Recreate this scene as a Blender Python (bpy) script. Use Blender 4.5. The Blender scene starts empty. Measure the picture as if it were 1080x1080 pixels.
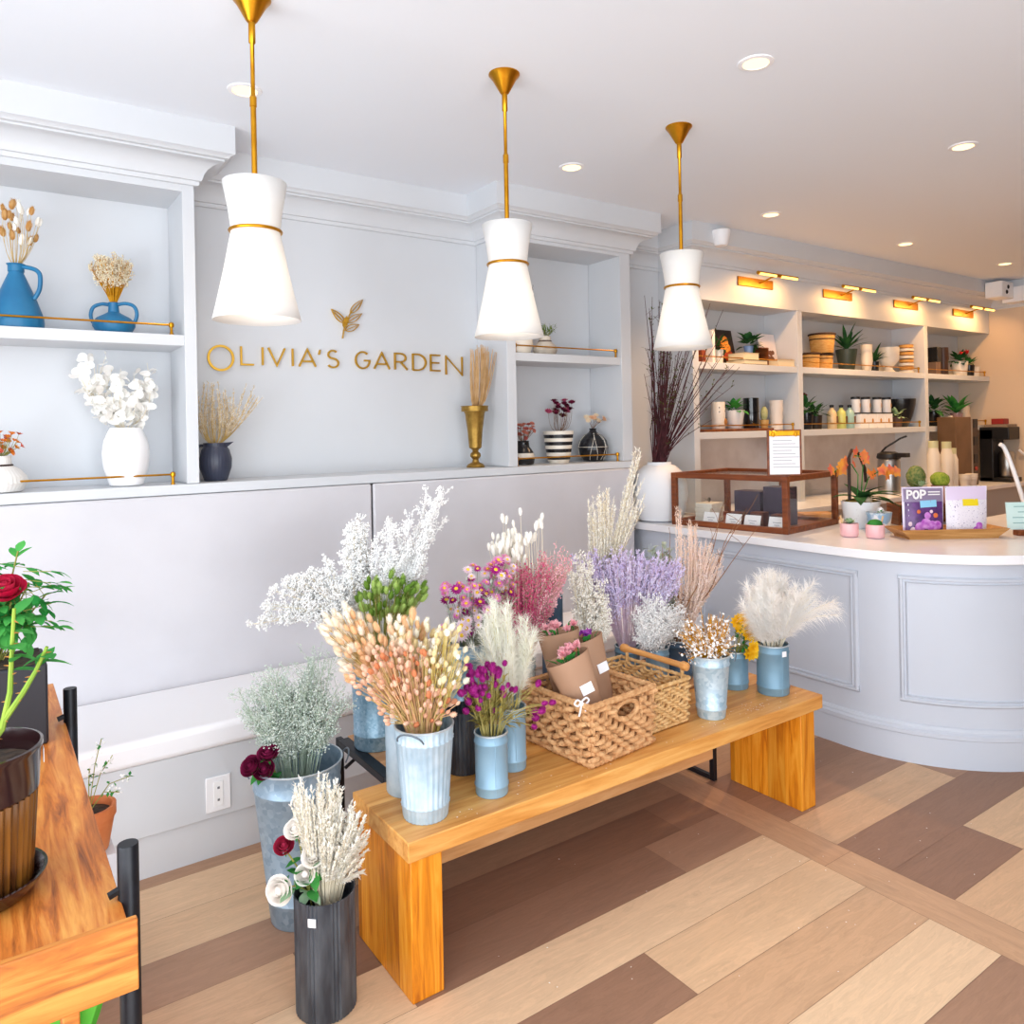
import bpy, math, random
from math import sin, cos, pi, radians
from mathutils import Vector, Matrix
V = Vector
scene = bpy.context.scene
COL = scene.collection

# ------------------------------------------------------------------ mesh building
class MB:
    """Collects shapes that become ONE mesh object."""
    def __init__(s): s.v = []; s.f = []
    def add(s, v, f):
        o = len(s.v); s.v.extend(v); s.f.extend([tuple(i + o for i in q) for q in f]); return s
    def box(s, x0, y0, z0, x1, y1, z1):
        return s.add([(x0,y0,z0),(x1,y0,z0),(x1,y1,z0),(x0,y1,z0),(x0,y0,z1),(x1,y0,z1),(x1,y1,z1),(x0,y1,z1)],
                     [(0,3,2,1),(4,5,6,7),(0,1,5,4),(1,2,6,5),(2,3,7,6),(3,0,4,7)])
    def tube(s, pts, r, n=6, caps=True, closed=False):
        pts = [V(p) for p in pts]; m = len(pts)
        rs = r if isinstance(r, (list, tuple)) else [r] * m
        vs = []; ref = None
        for i, p in enumerate(pts):
            if closed: t = pts[(i + 1) % m] - pts[i - 1]
            else: t = pts[min(i + 1, m - 1)] - pts[max(i - 1, 0)]
            if t.length < 1e-9: t = V((0, 0, 1))
            t.normalize()
            if ref is None: ref = V((0, 0, 1)) if abs(t.z) < .9 else V((1, 0, 0))
            u = ref - t * ref.dot(t)
            if u.length < 1e-6: u = t.orthogonal()
            u.normalize(); w = t.cross(u); ref = u
            for k in range(n):
                a = 2 * pi * k / n; q = p + (u * cos(a) + w * sin(a)) * rs[i]; vs.append((q.x, q.y, q.z))
        fs = []
        for i in range(m if closed else m - 1):
            a = i * n; b = ((i + 1) % m) * n
            for k in range(n): fs.append((a + k, a + (k + 1) % n, b + (k + 1) % n, b + k))
        if caps and not closed:
            fs.append(tuple(range(n - 1, -1, -1))); fs.append(tuple((m - 1) * n + k for k in range(n)))
        return s.add(vs, fs)
    def lathe(s, prof, n=24, c=(0, 0, 0), flute=0, fl_n=0, sx=1, sy=1):
        vs = []; fs = []; m = len(prof)
        for (r, z) in prof:
            for k in range(n):
                a = 2 * pi * k / n; q = r * (1 + (flute * cos(fl_n * a) if fl_n else 0))
                vs.append((c[0] + q * cos(a) * sx, c[1] + q * sin(a) * sy, c[2] + z))
        for i in range(m - 1):
            for k in range(n): fs.append((i*n + k, i*n + (k+1) % n, (i+1)*n + (k+1) % n, (i+1)*n + k))
        if prof[0][0] > 1e-6: fs.append(tuple(range(n - 1, -1, -1)))
        if prof[-1][0] > 1e-6: fs.append(tuple((m - 1) * n + k for k in range(n)))
        return s.add(vs, fs)
    def ell(s, c, rx, ry, rz, d=None, nu=8, nv=6, jit=0, R=random):
        """ellipsoid; its z axis turned towards d"""
        M = V(d).to_track_quat('Z', 'Y').to_matrix() if d is not None else Matrix.Identity(3)
        c = V(c); vs = []; fs = []
        def P(x, y, z):
            q = c + M @ V((x, y, z)); vs.append((q.x, q.y, q.z))
        P(0, 0, -rz)
        for i in range(1, nv):
            t = -pi / 2 + pi * i / nv
            for k in range(nu):
                a = 2 * pi * k / nu; j = 1 + (R.uniform(-jit, jit) if jit else 0)
                P(rx * cos(t) * cos(a) * j, ry * cos(t) * sin(a) * j, rz * sin(t) * j)
        P(0, 0, rz)
        for k in range(nu):
            fs.append((0, 1 + (k + 1) % nu, 1 + k))
            b = 1 + (nv - 2) * nu; fs.append((b + k, b + (k + 1) % nu, 1 + (nv - 1) * nu))
        for i in range(nv - 2):
            for k in range(nu):
                a = 1 + i * nu; fs.append((a + k, a + (k + 1) % nu, a + nu + (k + 1) % nu, a + nu + k))
        return s.add(vs, fs)
    def octa(s, c, r):
        x, y, z = c
        return s.add([(x+r,y,z),(x-r,y,z),(x,y+r,z),(x,y-r,z),(x,y,z+r),(x,y,z-r)],
                     [(0,2,4),(2,1,4),(1,3,4),(3,0,4),(2,0,5),(1,2,5),(3,1,5),(0,3,5)])
    def hair(s, pts, w):
        """flat thin strip along pts, tapering to a tip"""
        p0, p1 = V(pts[0]), V(pts[-1]); t = (p1 - p0)
        u = t.cross(V((.31, .77, .55))) ; u = u.normalized() * w if u.length > 1e-9 else V((w, 0, 0))
        vs = []; m = len(pts); fs = []
        for i, p in enumerate(pts[:-1]):
            k = 1 - .55 * i / (m - 1); p = V(p); vs += [tuple(p - u * k), tuple(p + u * k)]
        vs.append(tuple(p1))
        for i in range(m - 2): fs.append((2*i, 2*i + 1, 2*i + 3, 2*i + 2))
        fs.append((2*(m-2), 2*(m-2) + 1, 2*(m-1)))
        return s.add(vs, fs)
    def leaf(s, base, d, up, L, W, curl=.25, n=5, fold=.15, blunt=1.0):
        d = V(d).normalized(); up = V(up); up = (up - d * up.dot(d)); up = up.normalized() if up.length > 1e-6 else d.orthogonal().normalized()
        side = d.cross(up); vs = []; fs = []
        for i in range(n + 1):
            t = i / n; w = W * .5 * (sin(pi * t ** blunt) ** .8 if 0 < t < 1 else 0.04)
            c = V(base) + d * (L * t) - up * (curl * L * t * t)
            for q in (-1, 0, 1):
                p = c + side * (q * w) + up * (abs(q) * w * fold); vs.append(tuple(p))
        for i in range(n):
            a = 3 * i; fs += [(a, a+1, a+4, a+3), (a+1, a+2, a+5, a+4)]
        return s.add(vs, fs)
    def extr(s, pts, y0, y1):
        """polygon in x,z extruded along y"""
        n = len(pts); vs = [(x, y0, z) for x, z in pts] + [(x, y1, z) for x, z in pts]
        return s.add(vs, [tuple(range(n)), tuple(range(2*n - 1, n - 1, -1))] + [(i, i + n, (i+1) % n + n, (i+1) % n) for i in range(n)])
    def prism(s, pts, z0, z1):
        n = len(pts); vs = [(x, y, z0) for x, y in pts] + [(x, y, z1) for x, y in pts]
        return s.add(vs, [tuple(range(n - 1, -1, -1)), tuple(range(n, 2*n))] + [(i, (i+1) % n, (i+1) % n + n, i + n) for i in range(n)])
    def xf(s, M):
        s.v = [tuple(M @ V(p)) for p in s.v]; return s

def smooth_path(P, k=5):
    P = [V(p) for p in P]; out = []
    for i in range(len(P) - 1):
        a, b, c, d = P[max(i-1, 0)], P[i], P[i+1], P[min(i+2, len(P)-1)]
        for j in range(k):
            t = j/k; out.append(.5*((2*b) + (c-a)*t + (2*a-5*b+4*c-d)*t*t + (3*b-a-3*c+d)*t**3))
    return out + [P[-1]]
def link(name, me, mat, parent=None, smooth=True, bevel=0, angle=38):
    if mat is not None:
        me.materials.clear(); me.materials.append(mat)
    o = bpy.data.objects.new(name, me); COL.objects.link(o)
    if parent is not None: o.parent = parent
    if bevel:
        b = o.modifiers.new('bevel', 'BEVEL'); b.width = bevel; b.segments = 2; b.limit_method = 'ANGLE'; b.angle_limit = radians(40)
    return o
def mesh(name, mb, smooth=True, angle=38):
    me = bpy.data.meshes.new(name); me.from_pydata(mb.v, [], mb.f); me.update()
    if smooth and len(me.polygons):
        me.polygons.foreach_set('use_smooth', [True] * len(me.polygons)); me.set_sharp_from_angle(angle=radians(angle))
    return me
def part(parent, name, mb, mat, bevel=0, label=None, smooth=True, angle=38, kind=None):
    o = link(name, mesh(name, mb, smooth, angle), mat, parent, bevel=bevel)
    if label: o['label'] = label
    if kind: o['kind'] = kind
    return o
def thing(name, label, cat, loc=(0, 0, 0), rz=0, group=None):
    o = bpy.data.objects.new(name, None); COL.objects.link(o); o.empty_display_size = .05
    o.location = loc; o.rotation_euler = (0, 0, rz); o['label'] = label; o['category'] = cat
    if group: o['group'] = group
    return o
def solo(name, mb, mat, label, cat, loc=(0, 0, 0), rz=0, group=None, bevel=0, smooth=True, angle=38):
    o = link(name, mesh(name, mb, smooth, angle), mat, None, bevel=bevel)
    o.location = loc; o.rotation_euler = (0, 0, rz); o['label'] = label; o['category'] = cat
    if group: o['group'] = group
    return o
def struct(name, mb, mat, bevel=0, smooth=True, angle=38):
    o = link(name, mesh(name, mb, smooth, angle), mat, None, bevel=bevel); o['kind'] = 'structure'; return o
def dup(root, loc, rz=None, label=None, group=None, scale=None):
    r = root.copy(); COL.objects.link(r); r.location = loc
    if rz is not None: r.rotation_euler = (0, 0, rz)
    if scale: r.scale = scale
    if label: r['label'] = label
    if group: r['group'] = group
    for ch in list(root.children):
        c = ch.copy(); COL.objects.link(c); c.parent = r
        for g in list(ch.children):
            d = g.copy(); COL.objects.link(d); d.parent = c
    return r
def inst(parent, name, me, pos, d, sc=1, roll=0):
    """a copy of a shared mesh as a child, its z axis turned along d"""
    o = bpy.data.objects.new(name, me); COL.objects.link(o); o.parent = parent
    q = V(d).to_track_quat('Z', 'Y')
    o.matrix_local = Matrix.Translation(V(pos)) @ (q.to_matrix() @ Matrix.Rotation(roll, 3, 'Z')).to_4x4() @ Matrix.Scale(sc, 4)
    return o

# ------------------------------------------------------------------ materials
def lin(h):
    h = h.lstrip('#'); out = []
    for i in (0, 2, 4):
        c = int(h[i:i+2], 16) / 255; out.append(c / 12.92 if c <= .04045 else ((c + .055) / 1.055) ** 2.4)
    return (*out, 1)
MATS = {}
def mat(name, col, rough=.6, metal=0, col2=None, scale=8, stretch=(1, 1, 1), detail=4, bump=0, spec=.5, lo=.35, hi=.65, kind='noise', emit=None, es=0, sss=0, trans=0, coat=0, bscale=None):
    if name in MATS: return MATS[name]
    m = bpy.data.materials.new(name); m.use_nodes = True; nt = m.node_tree; N = nt.nodes; L = nt.links
    b = N['Principled BSDF']; c = lin(col) if isinstance(col, str) else (*col, 1)
    b.inputs['Base Color'].default_value = c; b.inputs['Roughness'].default_value = rough; b.inputs['Metallic'].default_value = metal
    b.inputs['Specular IOR Level'].default_value = spec
    if coat: b.inputs['Coat Weight'].default_value = coat; b.inputs['Coat Roughness'].default_value = .15
    if trans: b.inputs['Transmission Weight'].default_value = trans
    if emit: b.inputs['Emission Color'].default_value = lin(emit); b.inputs['Emission Strength'].default_value = es
    if col2 or bump:
        tc = N.new('ShaderNodeTexCoord'); mp = N.new('ShaderNodeMapping'); mp.inputs['Scale'].default_value = stretch
        L.new(tc.outputs['Object'], mp.inputs['Vector'])
        if kind == 'voronoi':
            t = N.new('ShaderNodeTexVoronoi'); t.inputs['Scale'].default_value = scale; out = t.outputs['Color']
            bw = N.new('ShaderNodeRGBToBW'); L.new(out, bw.inputs['Color']); out = bw.outputs['Val']
        else:
            t = N.new('ShaderNodeTexNoise'); t.inputs['Scale'].default_value = scale; t.inputs['Detail'].default_value = detail; out = t.outputs['Fac']
        L.new(mp.outputs['Vector'], t.inputs['Vector'])
        if col2:
            r = N.new('ShaderNodeValToRGB'); r.color_ramp.elements[0].position = lo; r.color_ramp.elements[1].position = hi
            r.color_ramp.elements[0].color = c; r.color_ramp.elements[1].color = lin(col2) if isinstance(col2, str) else (*col2, 1)
            L.new(out, r.inputs['Fac']); L.new(r.outputs['Color'], b.inputs['Base Color'])
        if bump:
            bo = out
            if bscale:
                t2 = N.new('ShaderNodeTexNoise'); t2.inputs['Scale'].default_value = bscale; L.new(mp.outputs['Vector'], t2.inputs['Vector']); bo = t2.outputs['Fac']
            bp = N.new('ShaderNodeBump'); bp.inputs['Strength'].default_value = bump; bp.inputs['Distance'].default_value = .01
            L.new(bo, bp.inputs['Height']); L.new(bp.outputs['Normal'], b.inputs['Normal'])
    MATS[name] = m; return m
def petal(name, col, col2=None, tr=.35, scale=60, each=False):
    """thin plant matter: diffuse with some light passing through"""
    if name in MATS: return MATS[name]
    m = mat(name, col, .75, 0, col2, scale=scale, detail=2, spec=.15); nt = m.node_tree; N = nt.nodes; L = nt.links; b = N['Principled BSDF']
    tl = N.new('ShaderNodeBsdfTranslucent'); mx = N.new('ShaderNodeMixShader'); mx.inputs['Fac'].default_value = tr
    if each:
        oi = N.new('ShaderNodeObjectInfo'); L.new(oi.outputs['Random'], [n for n in N if n.type == 'VALTORGB'][0].inputs['Fac'])
    if b.inputs['Base Color'].is_linked: L.new(b.inputs['Base Color'].links[0].from_socket, tl.inputs['Color'])
    else: tl.inputs['Color'].default_value = lin(col)
    L.new(b.outputs['BSDF'], mx.inputs[1]); L.new(tl.outputs['BSDF'], mx.inputs[2]); L.new(mx.outputs['Shader'], N['Material Output'].inputs['Surface'])
    return m
def wood(name, c1, c2, c3, axis='X', scale=3.0, rough=.5, plank=0, paxis='Y', spec=.4, knots=.5):
    """grain stretched along axis, optional glued boards of width plank across paxis"""
    m = bpy.data.materials.new(name); m.use_nodes = True; nt = m.node_tree; N = nt.nodes; L = nt.links; b = N['Principled BSDF']
    b.inputs['Roughness'].default_value = rough; b.inputs['Specular IOR Level'].default_value = spec
    tc = N.new('ShaderNodeTexCoord'); mp = N.new('ShaderNodeMapping'); i = 'XYZ'.index(axis)
    s = [14, 14, 14]; s[i] = 1.2; mp.inputs['Scale'].default_value = s; L.new(tc.outputs['Object'], mp.inputs['Vector'])
    vec = mp.outputs['Vector']; shade = None
    if plank:
        sp = N.new('ShaderNodeSeparateXYZ'); L.new(tc.outputs['Object'], sp.inputs[0])
        dv = N.new('ShaderNodeMath'); dv.operation = 'DIVIDE'; dv.inputs[1].default_value = plank; L.new(sp.outputs['XYZ'.index(paxis)], dv.inputs[0])
        fl = N.new('ShaderNodeMath'); fl.operation = 'FLOOR'; L.new(dv.outputs[0], fl.inputs[0])
        wn = N.new('ShaderNodeTexWhiteNoise'); wn.noise_dimensions = '1D'; L.new(fl.outputs[0], wn.inputs['W']); shade = wn.outputs['Value']
        va = N.new('ShaderNodeVectorMath'); va.operation = 'MULTIPLY_ADD'; L.new(wn.outputs['Color'], va.inputs[0]); va.inputs[1].default_value = (30, 30, 30); L.new(vec, va.inputs[2]); vec = va.outputs[0]
    t = N.new('ShaderNodeTexNoise'); t.inputs['Scale'].default_value = scale; t.inputs['Detail'].default_value = 7; t.inputs['Roughness'].default_value = .6; t.inputs['Distortion'].default_value = knots
    L.new(vec, t.inputs['Vector'])
    r = N.new('ShaderNodeValToRGB'); e = r.color_ramp.elements; e[0].position = .3; e[1].position = .7; e[0].color = lin(c1); e[1].color = lin(c3)
    q = r.color_ramp.elements.new(.48); q.color = lin(c2); L.new(t.outputs['Fac'], r.inputs['Fac']); col = r.outputs['Color']
    if shade is not None:
        mr = N.new('ShaderNodeMapRange'); mr.inputs['To Min'].default_value = .78; mr.inputs['To Max'].default_value = 1.12; L.new(shade, mr.inputs['Value'])
        hs = N.new('ShaderNodeHueSaturation'); L.new(mr.outputs[0], hs.inputs['Value']); L.new(col, hs.inputs['Color']); col = hs.outputs['Color']
    L.new(col, b.inputs['Base Color'])
    bp = N.new('ShaderNodeBump'); bp.inputs['Strength'].default_value = .12; bp.inputs['Distance'].default_value = .004; L.new(t.outputs['Fac'], bp.inputs['Height']); L.new(bp.outputs['Normal'], b.inputs['Normal'])
    MATS[name] = m; return m
def glassmat():
    m = bpy.data.materials.new('clear_glass'); m.use_nodes = True; N = m.node_tree.nodes; L = m.node_tree.links; N.remove(N['Principled BSDF'])
    t = N.new('ShaderNodeBsdfTransparent'); t.inputs['Color'].default_value = (.98, .99, .985, 1); g = N.new('ShaderNodeBsdfGlossy'); g.inputs['Roughness'].default_value = .02
    lw = N.new('ShaderNodeLayerWeight'); pw = N.new('ShaderNodeMath'); pw.operation = 'POWER'; pw.inputs[1].default_value = 4; L.new(lw.outputs['Facing'], pw.inputs[0])
    f = N.new('ShaderNodeMath'); f.operation = 'MULTIPLY_ADD'; f.inputs[1].default_value = .5; f.inputs[2].default_value = .03; L.new(pw.outputs[0], f.inputs[0]); x = N.new('ShaderNodeMixShader')
    L.new(f.outputs[0], x.inputs['Fac']); L.new(t.outputs[0], x.inputs[1]); L.new(g.outputs[0], x.inputs[2]); L.new(x.outputs[0], N['Material Output'].inputs['Surface']); return m
def emis(name, col, s):
    if name in MATS: return MATS[name]
    m = bpy.data.materials.new(name); m.use_nodes = True; N = m.node_tree.nodes; L = m.node_tree.links; N.remove(N['Principled BSDF'])
    e = N.new('ShaderNodeEmission'); e.inputs['Color'].default_value = lin(col); e.inputs['Strength'].default_value = s
    L.new(e.outputs[0], N['Material Output'].inputs['Surface']); MATS[name] = m; return m
def floormat():
    m = bpy.data.materials.new('oak_floor'); m.use_nodes = True; nt = m.node_tree; N = nt.nodes; L = nt.links; b = N['Principled BSDF']
    b.inputs['Roughness'].default_value = .5; b.inputs['Specular IOR Level'].default_value = .35
    tc = N.new('ShaderNodeTexCoord')
    def at(n): q = N.new('ShaderNodeAttribute'); q.attribute_name = n; return q.outputs['Fac']
    def M(op, a, bb, c=None):
        n = N.new('ShaderNodeMath'); n.operation = op
        for k, q in enumerate((a, bb, c)):
            if q is None: continue
            if isinstance(q, (int, float)): n.inputs[k].default_value = q
            else: L.new(q, n.inputs[k])
        return n.outputs[0]
    r = N.new('ShaderNodeValToRGB'); e = r.color_ramp.elements
    e[0].position = 0; e[0].color = lin(FL[0]); e[1].position = 1; e[1].color = lin(FL[4])
    for p_, c_ in ((.25, FL[1]), (.5, FL[2]), (.75, FL[3])): q = e.new(p_); q.color = lin(c_)
    L.new(at('tone'), r.inputs['Fac'])
    wn = N.new('ShaderNodeTexWhiteNoise'); wn.noise_dimensions = '1D'; L.new(at('seed'), wn.inputs['W'])
    va = N.new('ShaderNodeVectorMath'); va.operation = 'MULTIPLY_ADD'; L.new(wn.outputs['Color'], va.inputs[0]); va.inputs[1].default_value = (9, 9, 0); L.new(tc.outputs['Object'], va.inputs[2])
    def grain(sx, sy, sc, dist):
        mp = N.new('ShaderNodeMapping'); mp.inputs['Scale'].default_value = (sx, sy, 1); L.new(va.outputs[0], mp.inputs['Vector'])
        t = N.new('ShaderNodeTexNoise'); t.inputs['Scale'].default_value = sc; t.inputs['Detail'].default_value = 8; t.inputs['Roughness'].default_value = .65; t.inputs['Distortion'].default_value = dist; L.new(mp.outputs['Vector'], t.inputs['Vector']); return t.outputs['Fac']
    ax = at('across')
    def both(sc, k, dist): return M('ADD', M('MULTIPLY', grain(1, k, sc, dist), M('SUBTRACT', 1, ax)), M('MULTIPLY', grain(k, 1, sc, dist), ax))
    g = both(3.4, 7, 1.4); f = both(16, 9, .4)
    # cathedral rings: the grain height cut into thin bands
    bands = M('ABSOLUTE', M('SUBTRACT', M('FRACT', M('MULTIPLY', g, 9), 0), .5), 0)
    val = M('ADD', M('MULTIPLY_ADD', g, .5, .7), M('ADD', M('MULTIPLY', f, .25), M('MULTIPLY', bands, .16))); val = M('SUBTRACT', val, .11)
    hs = N.new('ShaderNodeHueSaturation'); L.new(r.outputs['Color'], hs.inputs['Color']); L.new(val, hs.inputs['Value']); L.new(hs.outputs['Color'], b.inputs['Base Color'])
    bp = N.new('ShaderNodeBump'); bp.inputs['Strength'].default_value = .12; bp.inputs['Distance'].default_value = .003; L.new(f, bp.inputs['Height']); L.new(bp.outputs['Normal'], b.inputs['Normal'])
    MATS['oak_floor'] = m; return m
FL = ('#846350', '#9d7a64', '#bf9878', '#d4b08c', '#e3c6a4')
WORLD, WIN, UPFILL, SIDE, UPFILL2, EXPO, WX = 1.4, 54, 44, 54, 48, .4, 1.7
# ------------------------------------------------------------------ palette
PAINT = mat('grey_paint', '#cdd0d4', .5, col2='#d1d4d8', scale=2)
CEIL = mat('ceiling_paint', '#e6ebf2', .8)
TAN = mat('right_wall_paint', '#d8c3ab', .7)
WHITE = mat('white_paint', '#f0f0f2', .5)
LEATHER = mat('grey_leather', '#cac9ce', .5, col2='#d0cfd4', scale=3, bump=.06, bscale=260, spec=.35)
BRASS = mat('brass', '#cf9527', .3, 1, col2='#bd821c', scale=20)
GOLD = mat('satin_gold', '#e0b044', .38, 1)
PLATE = mat('aged_brass_plate', '#a8752a', .45, .85, col2='#94641f', scale=14)
BLACKM = mat('black_metal', '#14161c', .42, .3, col2='#1d2028', scale=30)
COUNTERP = mat('counter_paint', '#bfc5d0', .5, col2='#c3c9d4', scale=2)
MARBLE = mat('marble_tile', '#cdc6c4', .3, col2='#b3a8a5', scale=3, detail=8, lo=.45, hi=.7)
QUARTZ = mat('white_quartz', '#f1f1f4', .25, col2='#e9e9ee', scale=5)
GLASS = glassmat()

# ------------------------------------------------------------------ room shell
CH = 2.87
def build_floor():
    W, Y0 = .207, 1.861; R = random.Random(12); mb = MB(); tone = []; seed = []; acr = []
    def plank(x0, x1, y0, y1, t, a=0):
        g = .0007; mb.add([(x0+g, y0+g, 0), (x1-g, y0+g, 0), (x1-g, y1-g, 0), (x0+g, y1-g, 0)], [(0, 1, 2, 3)]); tone.append(t); seed.append(len(tone)*1.37); acr.append(a)
    near = {0: [(-1.6, .8), (.95, .12), (2.0, .3), (2.415, 0)], 1: [(-1.6, .62), (.75, .03), (2.2, .14), (2.415, 0)], 2: [(-1.6, .33), (1.15, .35), (2.415, 0)], 3: [(-1.6, .72), (.3, .8), (2.415, 0)], 4: [(-1.6, .85), (.9, .6), (2.415, 0)],
            -1: [(-1.6, .5), (.35, .88), (2.415, 0)], -2: [(-1.6, .7), (.62, .16), (1.59, .8), (2.415, 0)], -3: [(-1.6, .3), (.5, .62), (2.415, 0)], -4: [(-1.6, .6), (.8, .93), (2.415, 0)], -5: [(-1.6, .4), (1.0, .28), (2.415, 0)]}
    far = {0: [(2.575, .27), (3.9, .5), (5.6, .3), (8.3, 0)], 1: [(2.575, .2), (4.2, .5), (8.3, 0)], -1: [(2.575, .68), (3.47, .3), (5.2, .6), (8.3, 0)], -2: [(2.575, .14), (4.1, .5), (8.3, 0)], -3: [(2.575, .12), (3.08, .78), (5, .4), (8.3, 0)], -4: [(2.575, .7), (4.4, .3), (8.3, 0)]}
    for k in range(-20, 10):
        y0 = Y0 + W*k; y1 = min(y0 + W, 3.9)
        for side, x, end in ((near, -1.6, 2.415), (far, 2.575, 8.3)):
            if k in side: c = side[k]
            else:
                c = []; q = x
                while q < end: c.append((q, R.random())); q += R.uniform(1.2, 2.1)
                c.append((end, 0))
            for (a, t), (b, _) in zip(c, c[1:]): plank(a, b, y0, y1, t)
    for a, b, t in ((-2.28, -.3, .5), (-.3, 1.6, .55), (1.6, 3.9, .5)): plank(2.415, 2.575, a, b, t, 1)
    mb.box(-1.6, -2.28, -.1, 8.3, 3.9, -.0012); n = len(tone); tone += [0]*6; seed += [0]*6; acr += [0]*6
    o = struct('floor', mb, floormat(), smooth=False)
    for nm, v in (('tone', tone), ('seed', seed), ('across', acr)): o.data.attributes.new(nm, 'FLOAT', 'FACE').data.foreach_set('value', [float(q) for q in v])
build_floor()
struct('ceiling', MB().box(-1.6, -2.2, CH, 8.3, 3.9, CH + .1), CEIL, smooth=False)
struct('wall_back', MB().box(-1.6, 3.8, 0, 8.3, 3.9, CH), PAINT, smooth=False)
struct('wall_right', MB().box(8.17, -2.2, 0, 8.3, 3.8, CH), TAN, smooth=False)
# shop front behind the viewer: glazed bay at the window end, solid wall beyond; a side window by the table
struct('wall_front', MB().box(WX, -2.2, 0, 8.17, -2.08, CH), mat('front_wall_paint', '#8f8780', .7), smooth=False)
struct('wall_left', MB().box(-1.6, 2.6, 0, -1.48, 3.8, CH).box(-1.6, -2.2, 0, -1.48, 2.6, .2).box(-1.6, -2.2, 2.78, -1.48, 2.6, CH), PAINT, smooth=False)
w = MB()
for x in (-1.48, (WX - 1.48)/2, WX - .07): w.box(x, -2.18, 0, x + .07, -2.1, CH)
w.box(-1.48, -2.18, 0, WX, -2.1, .12).box(-1.48, -2.18, CH - .08, WX, -2.1, CH)
struct('window_1', w, BLACKM, smooth=False)
w = MB()
for y in (-2.18, -.6, 1.0, 2.53): w.box(-1.57, y, .2, -1.51, y + .07, 2.78)
struct('window_2', w, BLACKM, smooth=False)

# crown moulding, mitred round both cabinet breaks
def sweep_plan(mb, path, prof):
    """prof (offset outwards, z) along a plan path; outwards = to the right of travel"""
    P = [V((x, y)) for x, y in path]; m = len(P); n = len(prof); rows = []
    for i, p in enumerate(P):
        ds = []
        if i > 0: ds.append((P[i] - P[i-1]).normalized())
        if i < m - 1: ds.append((P[i+1] - P[i]).normalized())
        ns = [V((d.y, -d.x)) for d in ds]; nn = ns[0] if len(ns) == 1 else (ns[0] + ns[1]) / (1 + ns[0].dot(ns[1]))
        rows.append([(p.x + nn.x * o, p.y + nn.y * o, z) for o, z in prof])
    vs = [q for r in rows for q in r]; fs = []
    for i in range(m - 1):
        for k in range(n - 1): fs.append((i*n + k, (i+1)*n + k, (i+1)*n + k + 1, i*n + k + 1))
    return mb.add(vs, fs)
CR = [(0, 2.63), (.014, 2.63), (.018, 2.638), (.018, 2.648), (.026, 2.65), (.03, 2.66), (.034, 2.675), (.046, 2.695), (.066, 2.712), (.09, 2.722), (.104, 2.725),
      (.104, 2.733), (.118, 2.736), (.124, 2.744), (.132, 2.748), (.14, 2.752), (.14, CH)]
struct('trim_1', sweep_plan(MB(), [(-1.48, 3.5), (.786, 3.5), (.786, 3.8), (2.412, 3.8), (2.412, 3.5), (3.354, 3.5), (3.354, 3.8), (3.913, 3.8), (3.913, 3.5), (8.17, 3.5), (8.17, -2.0)], CR), PAINT, angle=30)
# ledge that runs under both display niches
struct('trim_2', MB().box(-1.48, 3.492, 1.302, 3.354, 3.8, 1.345), PAINT, bevel=.004)
struct('baseboard_back', MB().box(3.36, 3.78, 0, 3.42, 3.8, .13), PAINT)

# ------------------------------------------------------------------ built-in display units
def unit(label, x0, x1, st0, st1, zt, open_left=False):
    t = thing('built_in_shelf', label, 'shelf unit', (0, 3.5, 0))
    y1 = .298
    if not open_left: part(t, 'side_panel', MB().box(x0, 0, 1.347, x0 + st0, y1, 2.64), PAINT, .002)
    part(t, 'side_panel', MB().box(x1 - st1, 0, 1.347, x1, y1, 2.64), PAINT, .002)
    a, b = (x0 if open_left else x0 + st0), x1 - st1
    part(t, 'header', MB().box(a, 0, zt, b, y1, 2.64), PAINT)
    part(t, 'shelf', MB().box(a, .006, 1.938, b, y1, 1.985), PAINT, .002)
    return t
unit('pale grey built-in shelves at the window end, holding the two blue jugs', -1.47, .786, .05, .05, 2.6, True)
unit('pale grey built-in shelves between the gold lettering and the tall branches', 2.412, 3.354, .062, .084, 2.61)
def rail(x0, x1, z, label, y=3.53, posts=None):
    t = thing('brass_gallery_rail', label, 'rail', (x0, y, z + .0008), group='brass rails along the shelf edges')
    L = x1 - x0
    part(t, 'rod', MB().tube([(0, 0, .042), (L, 0, .042)], .0042, 8), BRASS)
    for x in (posts or (0, L)):
        part(t, 'post', MB().lathe([(.009, 0), (.009, .004), (.006, .008), (.006, .03), (.0105, .034), (.0115, .042), (.0105, .05), (.004, .054)], 12, (x, 0, 0)), BRASS)
rail(-1.3, .69, 1.985, 'thin brass rail in front of the two blue jugs')
rail(-1.3, .685, 1.345, 'thin brass rail in front of the white vase of pale discs')
rail(2.49, 3.25, 1.985, 'thin brass rail in front of the ribbed cream vase')
rail(2.49, 3.25, 1.345, 'thin brass rail in front of the striped pot')

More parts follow.
